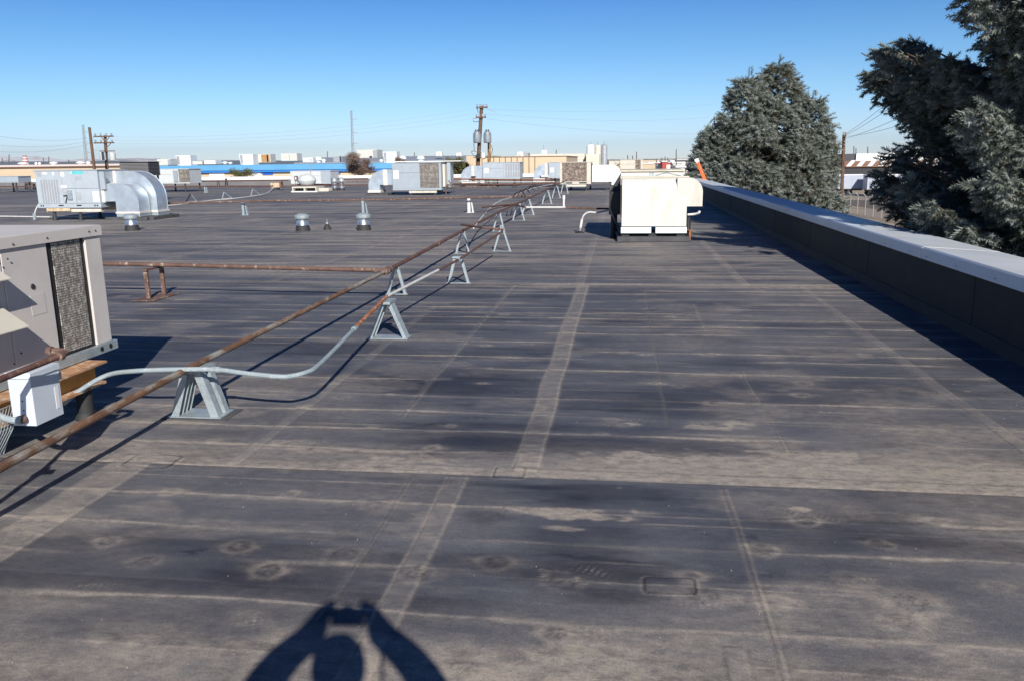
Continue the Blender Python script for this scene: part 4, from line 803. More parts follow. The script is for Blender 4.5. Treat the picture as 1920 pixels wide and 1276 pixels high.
def simple_unit(lab, u0, u1, vt, vb, Y, dep, m, coil=None, coilm='coil_mid', legz=True, duct=None, seam=None, sticker=None, loc_extra='', base_m=None, rail=.1, legm='dark', sleeper=None):
    A, B = D(u0, (vt+vb)/2, Y), D(u1, (vt+vb)/2, Y); x0, x1 = A[0], B[0]; zt, zb = D((u0+u1)/2, vt, Y)[2], D((u0+u1)/2, vb, Y)[2]; Wd = x1-x0; Hh = zt-zb
    t = thing('rooftop_unit', lab, 'rooftop unit', ((x0+x1)/2, Y, 0 if zb < 1.2 and Y < 60 else zb))
    MB().box(x0+.01, x1-.01, Y+.02, Y+dep, zb+.01, zt-.03).build('cabinet', m, t); MB().box(x0-.03, x1+.03, Y-.03, Y+dep+.03, zt-.03, zt).build('top_panel', m, t)
    MB().box(x0-.01, x1+.01, Y-.02, Y+dep, zb, zb+rail).build('base_rail', base_m or m, t)
    cx = [0, 1] if coil is None else [0, coil[0], coil[1], 1]
    if coil is None: panels_front(t, [x0, x0+Wd*.5, x1], Y, zb+rail+.005, zt-.035, m)
    else:
        if coil[0] > .05: 
            z1 = zt-.035; zs = zb+rail+(z1-zb-rail)*.62
            MB().box(x0, x0+Wd*coil[0]-.02, Y-.012, Y+.02, zb+rail+.005, zs-.006).build('front_panel', m, t); MB().box(x0, x0+Wd*coil[0]-.02, Y-.012, Y+.02, zs+.006, z1).build('front_panel', m, t)
        else: MB().box(x0, x0+Wd*coil[0]-.01, Y-.012, Y+.02, zb+rail+.005, zt-.035).build('corner_post', m, t)
        MB().box(x0+Wd*coil[0], x0+Wd*coil[1], Y-.006, Y+.02, zb+rail+.02, zt-.05).build('coil', coilm, t)
        if coil[1] < .99: MB().box(x0+Wd*coil[1]+.01, x1, Y-.012, Y+.02, zb+rail+.005, zt-.035).build('corner_post', m, t)
    if sticker: a, b_, c, d = sticker; MB().box(x0+a*Wd, x0+b_*Wd, Y-.016, Y-.0125, zb+c*Hh, zb+d*Hh).build('sticker', 'sticker', t)
    if legz:
        ins = [(x0+.15*Wd, Y+.1), (x0+.85*Wd, Y+.1), (x0+.3*Wd, Y+dep-.1), (x0+.95*Wd, Y+dep-.1)] if legz is True else legz(x0, x1, Y)
        zz = zb-(.14 if sleeper else 0); legs(t, ins, zz, legm, .05)
        if sleeper: s0, s1 = sleeper; MB().box(x0+s0*Wd, x0+s1*Wd, Y-.02, Y+.10, zb-.14, zb-.03).build('wood_sleeper', 'palewood', t); MB().box(x0+s0*Wd, x0+s1*Wd, Y+dep-.2, Y+dep-.06, zb-.14, zb-.005).build('wood_sleeper', 'wood', t)
    return t, x0, x1, zb, zt
t, x0, x1, zb, zt = simple_unit('tall grey unit with a square coil face and silver duct curving down on its left', 736, 827, 305, 357, 41.2, 1.6, 'unitgrey2', coil=(.57, .955), sticker=(.02, .13, .42, .72), sleeper=(.33, .90), legz=lambda a, b_, Y: [(a+.36*(b_-a), Y+.05), (a+.86*(b_-a), Y+.05), (a+.6*(b_-a), Y+1.4), (a+1.0*(b_-a), Y+1.4)])
MB().prism(elbow_poly(x0-.01, x0-.5, x0-1.32, zt-.35, zb+.28, .22, x0-.72), 'y', 41.3, 42.2).build('duct_elbow', 'duct', t, smooth=25); MB().box(x0-.52, x0-.30, 41.27, 42.23, zb+.26, zt-.33).build('sealed_collar', 'seal', t); MB().box(x0-1.36, x0-.68, 41.27, 42.23, .13, .26).build('sealed_skirt', 'seal', t)
MB().box(x0-1.5, x0-.3, 41.2, 42.4, .004, .08).build('curb_board', 'curb', t); MB().box(x0-1.3, x0-1.15, 41.3, 41.4, .08, .13).build('curb_block', 'dark', t); MB().box(x0-.9, x0-.5, 41.3, 41.4, .08, .13).build('curb_block', 'dark', t)
MB().box(x1+.02, x1+.14, 41.5, 42.7, zb+.15, zt-.1).build('side_panel', 'hood_beige', t); MB().box(x1+.15, x1+.32, 42.0, 42.8, zb+.1, zt-.02).build('side_cabinet', 'unitgrey2', t); MB().box(x0-.2, x1+.9, 41.9, 42.8, zt+.03, zt+.07).build('top_tray', 'white', t)
MB().tube(bez([(x1+.3, 41.6, .7), (x1+.45, 41.5, .45), (x1+.3, 41.4, .5), (x1+.2, 41.3, .4), (x1+.22, 41.3, .05)], 5), .03, 6).build('power_cable', 'brownpipe', t)
single(MB().box(x0-1.2, x1+.8, 40.6, 41.0, .003, .012), 'walkway_pad', 'curb', 'worn walkway pad on the roof in front of the tall grey coil unit', 'walkway pad', (x0, 40.8, 0))

t, x0, x1, zb, zt = simple_unit('boxy unit facing the camera with a full brown coil and a thick white elbow duct', 1050, 1108, 304, 345.5, 45.3, 1.7, 'hood_beige', coil=(.075, .86), coilm='coil_brown', rail=.13, sleeper=(.2, .85), legm='rubber')
for a in (.15, .62): MB().box(x0+a*(x1-x0), x0+(a+.25)*(x1-x0), 45.27, 45.278, zb+.03, zb+.10).build('rail_slot', 'black', t)
xw = D(1165, 330, 45.6)[0]
MB().prism(elbow_poly(x1+.05, xw-.55, xw+.0, zt-.18, zb+.10, .28, xw-.52), 'y', 45.6, 46.6).build('duct_elbow', 'white', t, smooth=25); MB().box(x1+.01, x1+.045, 45.5, 46.7, zb+.05, zt-.1).build('duct_flange', 'dark', t)
MB().box(xw-.62, xw+.06, 45.55, 46.65, .005, .25).build('curb', 'curb', t); MB().box(xw-.9, xw-.62, 45.6, 46.4, .005, .10).build('curb_board', 'dark', t)

t, x0, x1, zb, zt = simple_unit('grey unit with dark vertical louvers between the utility pole and the brown coil unit', 905, 975, 304.5, 336, 54.5, 1.6, 'unitgrey', coil=(.56, .99), coilm='unitgrey', sticker=(.04, .16, .36, .66))
for k in range(6):
    xx = x0+(x1-x0)*(.62+.066*k)+(.25 if k > 3 else 0)*0; 
    for (c, d) in ((.08, .42), (.50, .95)): MB().box(xx, xx+.085, 54.475, 54.485, zb+.1+c*(zt-zb-.15), zb+.1+d*(zt-zb-.15)).build('louver', 'bggrey', t)
MB().prism(elbow_poly(x0-.01, x0-.75, x0-1.5, zt-.22, zb+.05, zb-.12, x0-.9), 'y', 54.6, 55.6).build('duct_elbow', 'duct', t, smooth=25); MB().box(x0-.78, x0-.6, 54.57, 55.63, zb+.03, zt-.2).build('sealed_collar', 'seal', t); MB().box(x0-1.55, x0+.1, 54.5, 55.7, zb-.25, zb-.09).build('duct_skirt', 'seal', t); MB().box(x0-1.3, x0-.3, 54.6, 55.6, .0, zb-.25).build('curb', 'curb', t)
t, x0, x1, zb, zt = simple_unit('grey unit mostly hidden behind the brown coil unit, its silver duct curving left', 1029, 1056, 304.5, 334, 52.0, 1.6, 'unitgrey', sticker=(.1, .35, .35, .65))
MB().prism(elbow_poly(x0-.01, x0-.25, x0-.95, zt-.08, zb+.15, zb-.05, x0-.6), 'y', 52.1, 53.1).build('duct_elbow', 'duct', t, smooth=25); MB().box(x0-.28, x0-.1, 52.07, 53.13, zb+.13, zt-.06).build('sealed_collar', 'seal', t); MB().box(x0-1.0, x0-.25, 52.05, 53.15, .3, zb-.02).build('duct_skirt', 'seal', t)
t, x0, x1, zb, zt = simple_unit('pale unit with a tan coil end standing before the blue trimmed building', 283, 355, 317, 344.5, 48.5, 1.5, 'unitwhite', coil=(.73, 1.0), coilm='coil_mid', rail=.05)
MB().box(x0+.60*(x1-x0), x0+.71*(x1-x0), 48.42, 48.48, zb+.1, zt-.1).build('control_box', 'galvflat', t)
t, x0, x1, zb, zt = simple_unit('pale cabinet with a grey end panel behind the domed exhaust fan', 545, 620, 320.5, 345, 58.2, 1.8, 'unitwhite', coil=(.76, 1.0), coilm='unitgrey2', rail=.04)
t, x0, x1, zb, zt = simple_unit('small grey green unit at the far left on rusty pipework', -14, 34.5, 331, 343, 50, 1.2, 'unitgrey2', rail=.04)
t, x0, x1, zb, zt = simple_unit('beige unit with a narrow coil beyond the cream unit', 1163, 1205, 299.5, 323, 58.8, 1.5, 'bgcream', coil=(.68, .90), coilm='coil_brown', rail=.05)

# domed exhaust fan, low curb, red box
x, _, z0 = D(576, 347, 54); t = thing('exhaust_fan', 'silver domed exhaust fan with a thin mast before the pale cabinet', 'exhaust fan', (x, 54, 0)); x, _, z0 = D(576, 347, 54); z0 = max(z0, .2)
MB().lathe([(.45, z0), (.56, z0+.1), (.62, z0+.3), (.55, z0+.5), (.35, z0+.66), (.1, z0+.70)], (x, 54, 0), 24).build('dome', 'unitwhite', t); MB().lathe([(.4, 0), (.4, z0)], (x, 54, 0), 20).build('curb', 'galvflat', t)
MB().tube([(x+.3, 54, z0+.6), (x+.3, 54, D(580, 308, 54)[2])], .03, 6).build('mast', 'galvflat', t)
t = thing('roof_curb', 'low open grey roof curb with two openings in front of the domed fan', 'roof curb', G(576, 361)); x, y, _ = G(548, 361); x2 = G(590, 361)[0]
MB().box(x, x2, y, y+1.3, .24, .32).build('lid', 'hood_beige', t); MB().box(x-.05, x2+.05, y-.05, y+1.3, .003, .06).build('base', 'white', t)
for k, a in enumerate((0, .48, .96)): MB().box(x+a*(x2-x), x+a*(x2-x)+.06, y, y+1.3, .06, .24).build('side', 'hood_beige', t)
MB().box(x+.02, x2-.02, y+.4, y+1.2, .06, .24).build('dark_shade_core', 'dark', t); MB().box(x2+.08, x2+.7, y+.1, y+.8, .01, .22).build('side_block', 'palewood', t, bevel=.04)  # dark block stands in for the shade inside the curb openings
t = thing('control_box', 'small red brown box on short legs on the far pipe run', 'control box', D(555, 345, 57)); a = D(551.5, 330.5, 57); b_ = D(558, 340, 57)
MB().box(a[0], b_[0], 57, 57.12, b_[2], a[2]).build('box_body', 'rust', t, bevel=.01); MB().box(a[0]+.08, b_[0]-.08, 56.985, 56.999, b_[2]+.1, a[2]-.06).build('dial', 'sticker', t)
for xx in (a[0]+.05, b_[0]-.05): MB().tube([(xx, 57.06, b_[2]), (xx, 57.06, .1)], .02, 6).build('leg', 'rust', t)
a, b_ = G(507, 357), G(527, 357); t = thing('wood_block_support', 'tan wooden block on a black leg holding up the far pipes', 'pipe support', G(518, 357)); Yb = a[1]
MB().box(D(507, 350, Yb)[0], D(524, 350, Yb)[0], Yb, Yb+.3, D(515, 352, Yb)[2], D(515, 343.5, Yb)[2]).build('block', 'wood', t, bevel=.01); MB().box(D(524.5, 350, Yb)[0], D(527.5, 350, Yb)[0], Yb-.02, Yb+.32, D(515, 353, Yb)[2], D(515, 341, Yb)[2]).build('end_plate', 'brownpipe', t); MB().box(D(518, 350, Yb)[0], D(522, 350, Yb)[0], Yb+.05, Yb+.2, .0, D(515, 352, Yb)[2]-.004).build('leg', 'black', t)
# far pipe run: many rusty pipes across the roof
for i, (pts, r, m, lab) in enumerate((
    ([(0, 350.5, .45), (140, 350.3, .45), (250, 349.5, .45)], .07, 'rust', 'thick rusty pipe of the far run, left of the duct unit'),
    ([(290, 350.5, .45), (420, 349.5, .45), (512, 349.5, .45)], .065, 'rust', 'rusty pipe of the far run between the pale unit and the wooden block'),
    ([(300, 340.5, .6), (400, 340, .6), (540, 338.5, .6)], .06, 'rust', 'upper rusty pipe at the foot of the far parapet, behind the toppled frames'),
    ([(527, 349.5, .45), (620, 347.5, .45), (690, 347, .45)], .05, 'rust', 'rusty pipe passing in front of the domed fan'),
    ([(620, 336.5, .5), (690, 335.5, .5)], .09, 'rust', 'upper rusty pipe left of the tall coil unit'),
    ([(620, 342.0, .5), (690, 341, .5)], .05, 'brownpipe', 'lower brown pipe left of the tall coil unit'),
    ([(838, 345.5, .5), (950, 346.5, .5), (1050, 343.5, .55)], .07, 'rust', 'thick rusty pipe passing in front of the grey louvered unit'),
    ([(838, 336.0, .5), (905, 336.5, .5), (1000, 338, .5), (1052, 338, .55)], .07, 'orangerust', 'orange rusty pipe just below the grey louvered unit'),
    ([(860, 340.5, .5), (960, 341.5, .5), (1040, 341, .5)], .04, 'pvcpale', 'pale pipe between two rusty ones below the grey louvered unit'),
    ([(843, 352, .4), (880, 351, .4), (935, 350, .4)], .05, 'brownpipe', 'low brown pipe ending right of the tall coil unit'))):
    P_ = [G(*p) for p in pts]; single(MB().tube(P_, r*.62, 7), 'pipe', m, lab, 'pipe', P_[0], 'rusty pipes of the far run')
for i, (u, v, h) in enumerate(((50, 356, .5), (65, 357, .45), (100, 355, .5), (410, 349.5, .6), (480, 348, .6), (536, 346, .6), (425, 350, .6), (700, 350, .5), (848, 354, .5), (927, 353, .5), (965, 352, .5), (1000, 351, .5), (898, 352, .5), (435, 345, .65))):
    x, y, _ = G(u, v); single(MB().prism([(x-.12, 0), (x-.06, 0), (x-.02, h-.06), (x+.02, h-.06), (x+.06, 0), (x+.12, 0), (x+.05, h), (x-.05, h)], 'y', y-.05, y+.05), 'pipe_stand', 'dark', 'small dark stand under the rusty pipes of the far run', 'pipe stand', (x, y, 0), 'small dark stands of the far pipe run')
for (u, v, lab) in ((55, 348, 'rusty valve cluster beside the small grey green unit'), (103, 348, 'dark valve cluster left of the grey blue duct unit'), (888, 340, 'rusty valve cluster below the silver duct of the louvered unit')):
    x, y, z = G(u, v, .35); t = thing('pipe_valve', lab, 'valve', (x, y, z))
    MB().lathe([(.09, 0), (.14, .08), (.09, .2), (.05, .3)], (x, y, z), 10).build('valve_body', 'rust', t); MB().lathe([(.16, .3), (.16, .33)], (x, y, z), 12).build('handwheel', 'brownpipe', t); MB().tube([(x-.3, y, z+.1), (x+.3, y, z+.1)], .04, 7).build('pipe_stub', 'rust', t)

# ladder
t = thing('ladder', 'bright orange ladder leaning against the outside of the right parapet', 'ladder', (4.05, 41, GZ))
def rail(yo): 
    A = Vector((4.03, 41.0+yo, .66)); B = Vector((3.45, 41.4+yo, 1.72)); dd = (B-A).normalized(); L0 = A-dd*((A.z-GZ)/dd.z); return L0, B
L0, B1 = Vector((6.4, 40.6, GZ)), Vector((3.55, 41.2, 1.62))
for yo in (0, .42): MB().beam(L0+Vector((0, yo, 0)), B1+Vector((0, yo, 0)), .14, .12).build('rail', 'orange', t); MB().beam(B1+Vector((0, yo, 0))+(L0-B1).normalized()*.18, B1+Vector((0, yo, 0)), .17, .15).build('end_cap', 'white', t)
for k in range(23): p = L0+(B1-L0)*((k+.6)/23.5); MB().tube([p, p+Vector((0, .42, 0))], .02, 6).build('rung', 'galvflat', t)
for k in range(3): p = L0+(B1-L0)*(.90+.028*k); MB().beam(p-Vector((0, .08, 0)), p-Vector((0, .08, 0))+(B1-L0)*.012, .05, .01).build('sticker', 'sticker', t)

# ------------------------------------------------------------------ beyond the roof
def front(u0, u1, vt, Y, zb=GZ): A, B = D(u0, vt, Y), D(u1, vt, Y); return A[0], B[0], (A[2]+B[2])/2
# left tan building
x0, x1, zt = front(-120, 232, 309.5, 88)
t = thing('warehouse_building', 'long tan warehouse with a white roof edge at the far left', 'building', (x0, 88, GZ))
MB().box(x0, x1, 88, 94, GZ, zt-.33).build('wall', 'tanwall', t); MB().box(x0-.2, x1+.2, 87.8, 94.2, zt-.33, zt-.22).build('fascia', 'brownfascia', t); MB().box(x0-.25, x1+.25, 87.7, 94.3, zt-.22, zt).build('roof_edge', 'pinkroof', t)
zr1 = zt
x0, x1, zt = front(150, 745, 307.5, 108); zt = 1.55
t = thing('warehouse_building', 'long low tan building with a bright blue roof band across the middle distance', 'building', (x0, 108, GZ))
MB().box(x0, x1, 108, 150, GZ, zt-1.0).build('wall', 'tanwall2', t); MB().box(x0-.3, x1+.3, 107.6, 150, zt-1.0, zt-.72).build('lower_band', 'blue', t); MB().box(x0-.4, x1+.4, 107.5, 150.1, zt-.72, zt).build('upper_band', 'bluelight', t)
for (ua, ub, va, vb, nm, m) in ((357, 371, 324, 331, 'window', 'bluewindow'), (392, 421, 322.5, 333, 'loading_door', 'white'), (492, 511.5, 321.5, 328, 'window', 'bluewindow'), (620, 638, 320, 327, 'window', 'bluewindow'), (470, 490, 323, 331, 'loading_door', 'white')):
    a, b_ = D(ua, va, 107.9), D(ub, vb, 107.9); MB().box(a[0], b_[0], 107.88, 107.99, b_[2], a[2]).build(nm, m, t)
ROOF2 = zt
# rooftop equipment on the blue banded building
def slant(lab, u0, u1, vt, vb, Y, m='bgwhite'):
    a, b_ = D(u0, vt, Y), D(u1, vb, Y); x0, x1, z1, z0 = a[0], b_[0], a[2], min(b_[2], ROOF2); w_ = x1-x0
    t = thing('rooftop_unit', lab, 'rooftop unit', (x0, Y, z0))
    MB().box(x0+.28*w_, x1, Y, Y+2, z0, z1).build('cabinet', m, t); MB().prism([(x0, z1), (x0+.09*w_, z0+.05), (x0+.275*w_, z0+.05), (x0+.275*w_, z1)], 'y', Y+.1, Y+1.8).build('intake_hood', m, t)
    MB().prism([(x0+.07*w_, z1-.12), (x0+.12*w_, z0+.2), (x0+.25*w_, z0+.2), (x0+.25*w_, z1-.12)], 'y', Y+.05, Y+.095).build('intake_grille', 'bggrey', t)
for u0, u1, vt, vb, Y, lab in ((328, 358, 292, 306.5, 122, 'white unit with a slanted intake hood, leftmost on the blue banded building'), (447, 475, 289.5, 304.5, 122, 'white unit with a slanted intake hood left of the orange panelled box'), (717, 744, 285, 299.5, 122, 'white unit with a dark grille above the bare brown tree')): slant(lab, u0, u1, vt, vb, Y)
def bgbox(nm, lab, cat, u0, u1, vt, vb, Y, m, dep=2.0, extra=None, zb=None):
    a, b_ = D(u0, (vt+vb)/2, Y), D(u1, (vt+vb)/2, Y); z1 = D((u0+u1)/2, vt, Y)[2]; z0 = D((u0+u1)/2, vb, Y)[2] if zb is None else zb
    t = thing(nm, lab, cat, (a[0], Y, z0)); MB().box(a[0], b_[0], Y, Y+dep, z0, z1).build('cabinet', m, t); w_ = b_[0]-a[0]; h_ = z1-z0
    for (fa, fb, fc, fd, n2, m2) in (extra or []): MB().box(a[0]+fa*w_, a[0]+fb*w_, Y-.05, Y-.004, z0+fc*h_, z0+fd*h_).build(n2, m2, t)
    return t
bgbox('rooftop_unit', 'pair of low pale boxes with a dark side on the blue banded building', 'rooftop unit', 295, 320, 298.5, 309.5, 118, 'bgcream', extra=[(.8, 1, 0, .9, 'grille', 'bggrey')])
bgbox('rooftop_unit', 'plain low pale box right of the leftmost slanted hood unit', 'rooftop unit', 361, 379, 302.5, 308.5, 118, 'bgcream')
bgbox('rooftop_unit', 'plain white low box between the two slanted hood units', 'rooftop unit', 383, 404, 301, 308, 118, 'bgwhite')
bgbox('rooftop_unit', 'pale box with an orange panelled end on the blue banded building', 'rooftop unit', 478, 507, 289.5, 305, 124, 'bgcream', extra=[(.42, .95, .05, .95, 'wood_panel', 'polepale'), (.78, .86, .05, .95, 'dark_gap', 'bggrey')])
bgbox('rooftop_unit', 'large beige box with a pointed left edge, right of the orange panelled box', 'rooftop unit', 527, 557, 288, 302, 124, 'bgcream', extra=[(.5, .53, .1, .9, 'seam', 'bggrey')])
bgbox('rooftop_unit', 'small white hooded box right of the large beige box', 'rooftop unit', 568, 587, 296, 304.5, 116, 'bgwhite', extra=[(.75, .85, .2, .8, 'grille', 'bggrey')])
bgbox('rooftop_unit', 'grey box with a dark edge left of the bare brown tree', 'rooftop unit', 625, 641, 293.5, 304, 118, 'bggrey', extra=[(.75, .95, 0, 1, 'grille', 'dark')])
bgbox('rooftop_unit', 'biggest cream box with a dark louvered end above the bare brown tree', 'rooftop unit', 669, 707, 281, 296.5, 124, 'bgcream', dep=3, extra=[(.81, .99, .05, .93, 'grille', 'bggrey'), (.62, .75, .02, .22, 'opening', 'dark')])
bgbox('skylight_box', 'small white framed box on the grey roof, left one of two', 'vent box', 818, 828, 285, 293, 205, 'white', extra=[(.2, .8, 0, .8, 'grille', 'bgcream')])
bgbox('skylight_box', 'small white framed box on the grey roof, right one of two', 'vent box', 856, 865, 287, 293, 205, 'white', extra=[(.2, .8, 0, .8, 'grille', 'bgcream')])
def dome(lab, u, vt, vb, hw, Y, nm='dome_vent', m='white', grp=None):
    x, _, z0 = D(u, vb, Y); zt_ = D(u, vt, Y)[2]; r = D(u+hw, vb, Y)[0]-x; h = zt_-z0
    single(MB().lathe([(r*.7, 0), (r*.7, h*.35), (r, h*.4), (r, h*.55), (r*.8, h*.85), (r*.3, h)], (x, Y, z0), 14), nm, m, lab, 'roof vent', (x, Y, z0), grp)
for u, vt, vb, hw, Y, lab in ((44, 304.5, 309.5, 9, 92, 'white dome vent below the striped chimney'), (68, 304.5, 309, 2.5, 92, 'small white vent, left of a close pair on the tan warehouse'), (74.5, 304.5, 309, 2.5, 92, 'small white vent, right of a close pair on the tan warehouse'), (101, 303.5, 309, 7, 92, 'white dome vent midway along the tan warehouse roof'), (152, 303, 308.5, 8, 92, 'white dome vent at the foot of the left lattice tower'), (166, 303, 308.5, 4, 92, 'small white dome vent beside the leaning bare pole'),
    (422, 303, 308, 5, 116, 'white dome on the blue banded roof left of the slanted hood unit'), (432, 304, 308, 4, 116, 'lower white dome beside another on the blue banded roof'), (596, 294, 305, 8, 118, 'wide drum vent with ribbed sides, left of the grey box'), (607, 298, 305, 4, 117, 'small drum vent against the wide drum vent'), (755, 292, 303, 7, 120, 'white drum vent left of the tall coil unit top'), (789, 292, 303, 7.5, 120, 'white drum vent above the tall coil unit'), (715, 299, 304, 4, 118, 'small white vent right of the biggest cream box')): dome(lab, u, vt, vb, hw, Y)
# other buildings
x0, x1, zt = front(555, 880, 293, 200); t = thing('warehouse_building', 'distant building with a broad plain blue grey roof', 'building', (x0, 200, GZ)); MB().box(x0, x1, 200, 240, GZ, zt-1.6).build('wall', 'tanwall', t); MB().prism([(199.5, zt-1.6), (199.5, zt-1.4), (220, zt), (240.5, zt-1.6)], 'x', x0-.5, x1+.5).build('roof', 'roofgrey', t)
x0, x1, zt = front(874, 890, 292.5, 150); t = thing('warehouse_building', 'plain beige block at the end of the blue grey roof', 'building', (x0, 150, GZ)); MB().box(x0, x1+2, 150, 170, GZ, zt).build('wall', 'tanwall', t)
x0, x1, zt = front(888, 1062, 293.5, 128); t = thing('warehouse_building', 'tan building with vertical wall panels behind the utility pole', 'building', (x0, 128, GZ)); MB().box(x0, x1, 128, 160, GZ, zt-.1).build('wall', 'tanwall2', t); MB().box(x0-.1, x1+.1, 127.9, 160.1, zt-.1, zt).build('roof_edge', 'panelgap', t)
for k in range(14):
    u = 892+k*11; xx = D(u, 300, 128)[0]; MB().box(xx, xx+.14, 127.95, 127.999, GZ, zt-.1-.0).build('panel_joint', 'panelgap', t) if u < 1012 else None
x0, x1, zt = front(984, 1099, 289, 168); t = thing('warehouse_building', 'cream building with fine horizontal siding left of the silos', 'building', (x0, 168, GZ)); MB().box(x0, x1, 168, 200, GZ, zt).build('wall', 'creamwall', t)
for k in range(5): MB().box(x0+4, x1-.3, 167.95, 167.999, zt-.6-k*.5, zt-.55-k*.5).build('siding_joint', 'bgcream', t)
MB().box(x1-.25, x1+.02, 167.9, 167.995, GZ, zt).build('corner_trim', 'bggrey', t)
x0, x1, zt = front(1099, 1124, 289.5, 166); t = thing('warehouse_building', 'small white block in front of the silos', 'building', (x0, 166, GZ)); MB().box(x0, x1, 166, 172, GZ, zt).build('wall', 'creamwall', t)
for i, (u, hw, vt, m, Y, lab) in enumerate(((1107.5, 7.6, 271, 'white', 182, 'wide white silo, leftmost of the row'), (1120.5, 6.4, 272, 'creamwall', 184, 'cream white silo in the middle of the row'), (1133, 6, 270.5, 'silomet', 178, 'silver silo at the right end of the row'))):
    x, _, zt = D(u, vt, Y); r = D(u+hw, vt, Y)[0]-x; t = thing('silo', lab, 'silo', (x, Y, GZ), 'silos in a row'); MB().lathe([(r, 0), (r, zt-GZ-.4), (r*.6, zt-GZ-.05), (r*.1, zt-GZ)], (x, Y, GZ), 20).build('tank', m, t); MB().tube([(x, Y, zt-.1), (x, Y, zt+.6)], .06, 5).build('vent_pipe', 'steelfar', t)
bgbox('rooftop_unit', 'white cooling unit on the tan panelled building', 'rooftop unit', 970, 981, 285, 294, 132, 'white', extra=[(.1, .7, .1, .7, 'grille', 'bgcream')]); bgbox('rooftop_unit', 'pale grey unit beside the white cooling unit', 'rooftop unit', 982, 991, 287, 294, 133, 'bggrey')
t = bgbox('water_tank', 'small white tank with antennas on the cream building', 'tank', 1016, 1025, 282, 291, 172, 'white'); x, _, z = D(1019, 282, 173); MB().tube([(x, 173, z), (x, 173, z+1.1)], .05, 5).build('antenna', 'steelfar', t)
# right: white building, canopy, trailers, fence
x0, x1, zt = front(1606, 1700, 288, 178); t = thing('industrial_building', 'white industrial building with a striped canopy behind the parked trailers', 'building', (x0, 178, GZ))
MB().box(x0, x1+20, 178, 200, -.2, zt).build('upper_wall', 'white', t); MB().box(x0-4, x1+20, 176, 200, GZ, -.3).build('lower_wall_shade', 'dark', t); MB().box(x0-2.6, x0-.05, 178.5, 200, -.2, zt-.1).build('side_wall', 'curb', t)  # lower wall coloured dark to paint the shade below the canopy
for k in range(12): xx = x0-2.4+k*2.05; MB().add([(xx, 175.8, -.35), (xx+.9, 175.8, -.35), (xx+1.8+.5, 177.9, .75), (xx+1.5, 177.9, .75), (xx, 175.8, -.25), (xx+.9, 175.8, -.25), (xx+2.3, 177.9, .85), (xx+1.5, 177.9, .85)], [(0, 3, 2, 1), (4, 5, 6, 7), (0, 1, 5, 4), (1, 2, 6, 5), (2, 3, 7, 6), (3, 0, 4, 7)]).build('canopy_rib', 'white', t)
MB().prism([(175.6, -.42), (177.95, .70), (177.95, .60), (175.6, -.52)], 'x', x0-2.6, x1+20).build('canopy', 'brownfascia', t)
for i, (ua, ub, Y, lab) in enumerate(((1572, 1621, 150, 'pale blue white box trailer parked left of the gap'), (1626, 1700, 146, 'second box trailer with a bright white front corner'))):
    a, b_ = D(ua, 345, Y), D(ub, 345, Y); zt = D(ub-5, 327.5, Y)[2]; t = thing('box_trailer', lab, 'trailer', (a[0], Y, GZ), 'parked box trailers')
    MB().box(a[0], b_[0], Y, Y+2.6, GZ+1.1, zt).build('box', 'trailer', t, bevel=.04); MB().box(a[0]-.03, b_[0]+.03, Y-.03, Y+2.63, zt-.12, zt+.02).build('top_rail', 'sticker', t); MB().box(a[0], b_[0], Y-.02, Y-.001, GZ+1.1, GZ+1.25).build('side_rail', 'bggrey', t)
    for k in range(int((b_[0]-a[0])/.9)): MB().box(a[0]+.4+k*.9, a[0]+.46+k*.9, Y-.02, Y-.001, GZ+1.26, zt-.13).build('rib', 'trailer', t)
    for xx in (a[0]+.8, a[0]+2.0):
        for yy in (Y+.2, Y+2.2): w_ = MB().lathe([(.5, 0), (.5, .25)], n=18); w_.v = [(xx+v[0], yy+v[2], GZ+.5+v[1]) for v in w_.v]; w_.build('wheel', 'black', t)
    MB().box(b_[0]-2.5, b_[0]-2.35, Y+.3, Y+.45, GZ, GZ+1.1).build('landing_leg', 'bggrey', t); MB().box(a[0]+.2, b_[0]-.2, Y+.4, Y+2.2, GZ+.85, GZ+1.1).build('chassis', 'dark', t)
fa, fb = Vector(G(1575, 395, GZ)), Vector(G(1745, 426, GZ)); fb = Vector(G(1745, 427, GZ)); fd = fb-fa
fa = fa-fd*.25; fb = fb+fd*.5; fd = fb-fa; n = 18; t = thing('chain_link_fence', 'chain link fence with angled top arms on pale posts across the dirt lot', 'fence', tuple(fa))
nx_ = Vector((-fd.y, fd.x, 0)).normalized()
for k in range(n+1):
    p = fa+fd*k/n; MB().tube([p, p+Vector((0, 0, 2.1))], .05, 6).build('post', 'galvflat', t); MB().tube([p+Vector((0, 0, 2.1)), p+Vector((0, 0, 2.45))-Vector((.33, 0, 0))], .035, 5).build('top_arm', 'galvflat', t)
MB().tube([fa+Vector((0, 0, 2.05)), fb+Vector((0, 0, 2.05))], .03, 5).build('top_rail', 'galvflat', t)
for k in range(3): MB().tube([fa+Vector((-.11*k-.1, 0, 2.22+.1*k)), fb+Vector((-.11*k-.1, 0, 2.22+.1*k))], .012, 4).build('barbed_wire', 'steelfar', t)
ms = MB(); L_ = fd.length; k = 0
while k*.28 < L_:
    for s_ in (-1, 1):
        a = k*.28; b_ = min(max(a+s_*2.0, 0), L_); h = abs(b_-a); 
        if h > .1: ms.add([tuple(fa+fd*(a/L_)+Vector((0, 0, .02))), tuple(fa+fd*((a+.012)/L_)+Vector((0, 0, .02))), tuple(fa+fd*((b_+.012)/L_)+Vector((0, 0, h))), tuple(fa+fd*(b_/L_)+Vector((0, 0, h)))], [(0, 1, 2, 3)])
    k += 1
ms.build('mesh', 'steelfar', t)
